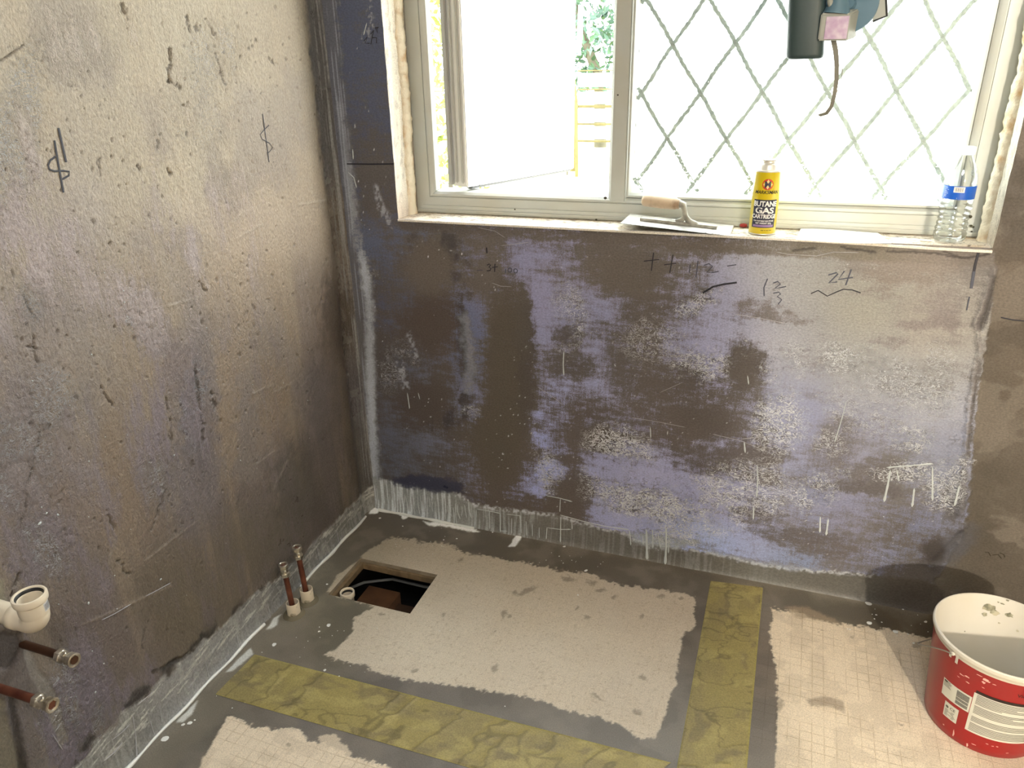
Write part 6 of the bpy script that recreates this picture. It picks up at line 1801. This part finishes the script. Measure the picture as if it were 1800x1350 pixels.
# large instructions label with a dark heading band
a_, z_, w_, h_ = quad_label((1713, 1217), (1818, 1302), bu, m_lab, 'instruction_label')
wrapc(patch(w_ + .001, .0075, 20), a_, z_ + h_ / 2 + .0042, bu, m_inkd, 'heading_band', .0006)
L_ = []
for i in range(27):
    if i in (7, 14, 15, 20): continue
    L_.append((-w_ * .46, h_ * (.46 - i * .035), w_ * (rb.uniform(.62, .92) if i not in (3, 6, 10) else rb.uniform(.3, .5)), h_ * .015))
wrapc(rects(L_), a_, z_, bu, m_ink, 'small_print', .0008)
wrapc(rects([(w_ * .32, -h_ * .46, w_ * .16, h_ * .22)]), a_, z_, bu, mat('label_grey_block', tuple(lin(176, 174, 160)), .5), 'grey_block', .0009)
av, zv = cone_pt(1792, 1224)
wrapc(text_vf('Vic', .012, bold=.02, align='LEFT'), av - .03, zv - .004, bu, mat('bucket_dark_red_ink', tuple(lin(70, 12, 16)), .5), 'lettering', .0006)
# wire bail: ears and a hanging handle
ae, ze = cone_pt(1677, 1149)
m_wire = mat('bail_wire', (0.40, 0.38, 0.34), .4, metal=.8)
for s_ in (0, math.pi):
    for dx in (-.0095, .0065):
        hh_ = .024 if dx < 0 else .031
        wrapc(rects([(dx, -hh_ * .5 - .002, .006, hh_)]), ae + s_, ze - .001, bu, m_bwhite, 'ear_rib', .0016)
    V, F = lathe([(.0030, -.001), (.0042, .003), (.0036, .0055), (.001, .006)], 14, (math.cos(ae + s_), math.sin(ae + s_), 0), (math.cos(ae + s_) * rr_(ze), math.sin(ae + s_) * rr_(ze), ze)); auto(pymesh('bail_ear', V, F, m_bwhite, bu))
P = []
for i in range(41):
    t = i / 40; ang = ae - t * math.pi
    dz = .125 * math.sin(t * math.pi)**1.5
    zz = ze - dz; r_ = rr_(zz) + .006 + .026 * math.sin(t * math.pi)
    P.append(Vector((math.cos(ang) * r_, math.sin(ang) * r_, zz)))
V, F = sweep(P, .0014, 8); auto(pymesh('bail_handle', V, F, m_wire, bu))
# scuffs of white film on the red wall
V = []; F = []
sc = [(1733, 1196, 5, 3), (1738, 1199, 4, 2), (1729, 1200, 3, 3), (1706, 1163, 3, 1.2), (1701, 1200, 4, 1.3), (1690, 1186, 6, 1.2), (1685, 1190, 3, 1), (1728, 1209, 3, 1), (1748, 1204, 3, 1), (1722, 1188, 5, 1), (1700, 1190, 5, 1.5), (1659, 1274, 2, 1.5), (1676, 1290, 1.4, 9), (1700, 1310, 2, 4), (1712, 1309, 4, 1), (1745, 1312, 3, 1), (1753, 1313, 2, 1), (1770, 1324, 3, 1), (1735, 1308, 3, 1)]
for px, py, rx, ry in sc:
    try:
        a1_, z1_ = cone_pt(px, py)
    except Exception:
        continue
    o = len(V); n = 10
    for q in range(n):
        t = 6.283 * q / n; j = rd.uniform(.5, 1.3)
        V.append(((a1_ - ae) * rr_(z1_) + rx * .0011 * math.cos(t) * j, z1_ - .12 + ry * .0012 * math.sin(t) * j))
    F.append(tuple(range(o, o + n)))
W_ = []
for x, y_ in V:
    zz = y_ + .12; r_ = rr_(zz) + .0005; t = ae + x / rr_(zz); W_.append((math.cos(t) * r_, math.sin(t) * r_, zz))
tag(pymesh('film_scuffs', W_, F, mat('scuff_pink', tuple(lin(222, 176, 166)), .5), bu), kind='stuff')
# stains on the lining
V = []; F = []
for px, py, rx, ry in [(1737, 1066, 12, 9), (1748, 1075, 10, 7), (1775, 1080, 7, 5), (1730, 1078, 6, 5), (1756, 1094, 2.4, 2), (1790, 1108, 3, 2), (1754, 1057, 2.4, 1.5), (1771, 1054, 4, 2), (1694, 1108, 1.6, 1.4), (1762, 1060, 5, 1.5)]:
    d = ray(px, py); o_ = CAM - np.array([BX, BY, 0])
    A2 = d[0]**2 + d[1]**2 - (kr * d[2])**2; r0_ = R0 + kr * o_[2]; B2 = 2 * (o_[0] * d[0] + o_[1] * d[1] - kr * d[2] * r0_); C2 = o_[0]**2 + o_[1]**2 - r0_**2
    t_ = (-B2 + math.sqrt(max(B2 * B2 - 4 * A2 * C2, 0))) / (2 * A2); p = o_ + d * t_
    an = math.atan2(p[1], p[0]); o = len(V); n = 12
    for q in range(n):
        t = 6.283 * q / n; j = rd.uniform(.6, 1.2); zz = p[2] + ry * .0013 * math.sin(t) * j
        r_ = rr_(zz) - .0044; aa = an + rx * .0011 * math.cos(t) * j / r_; V.append((math.cos(aa) * r_, math.sin(aa) * r_, zz))
    F.append(tuple(reversed(range(o, o + n))))
tag(pymesh('lining_stains', V, F, m_smear, bu), kind='stuff')
# leftover film lying in the bottom
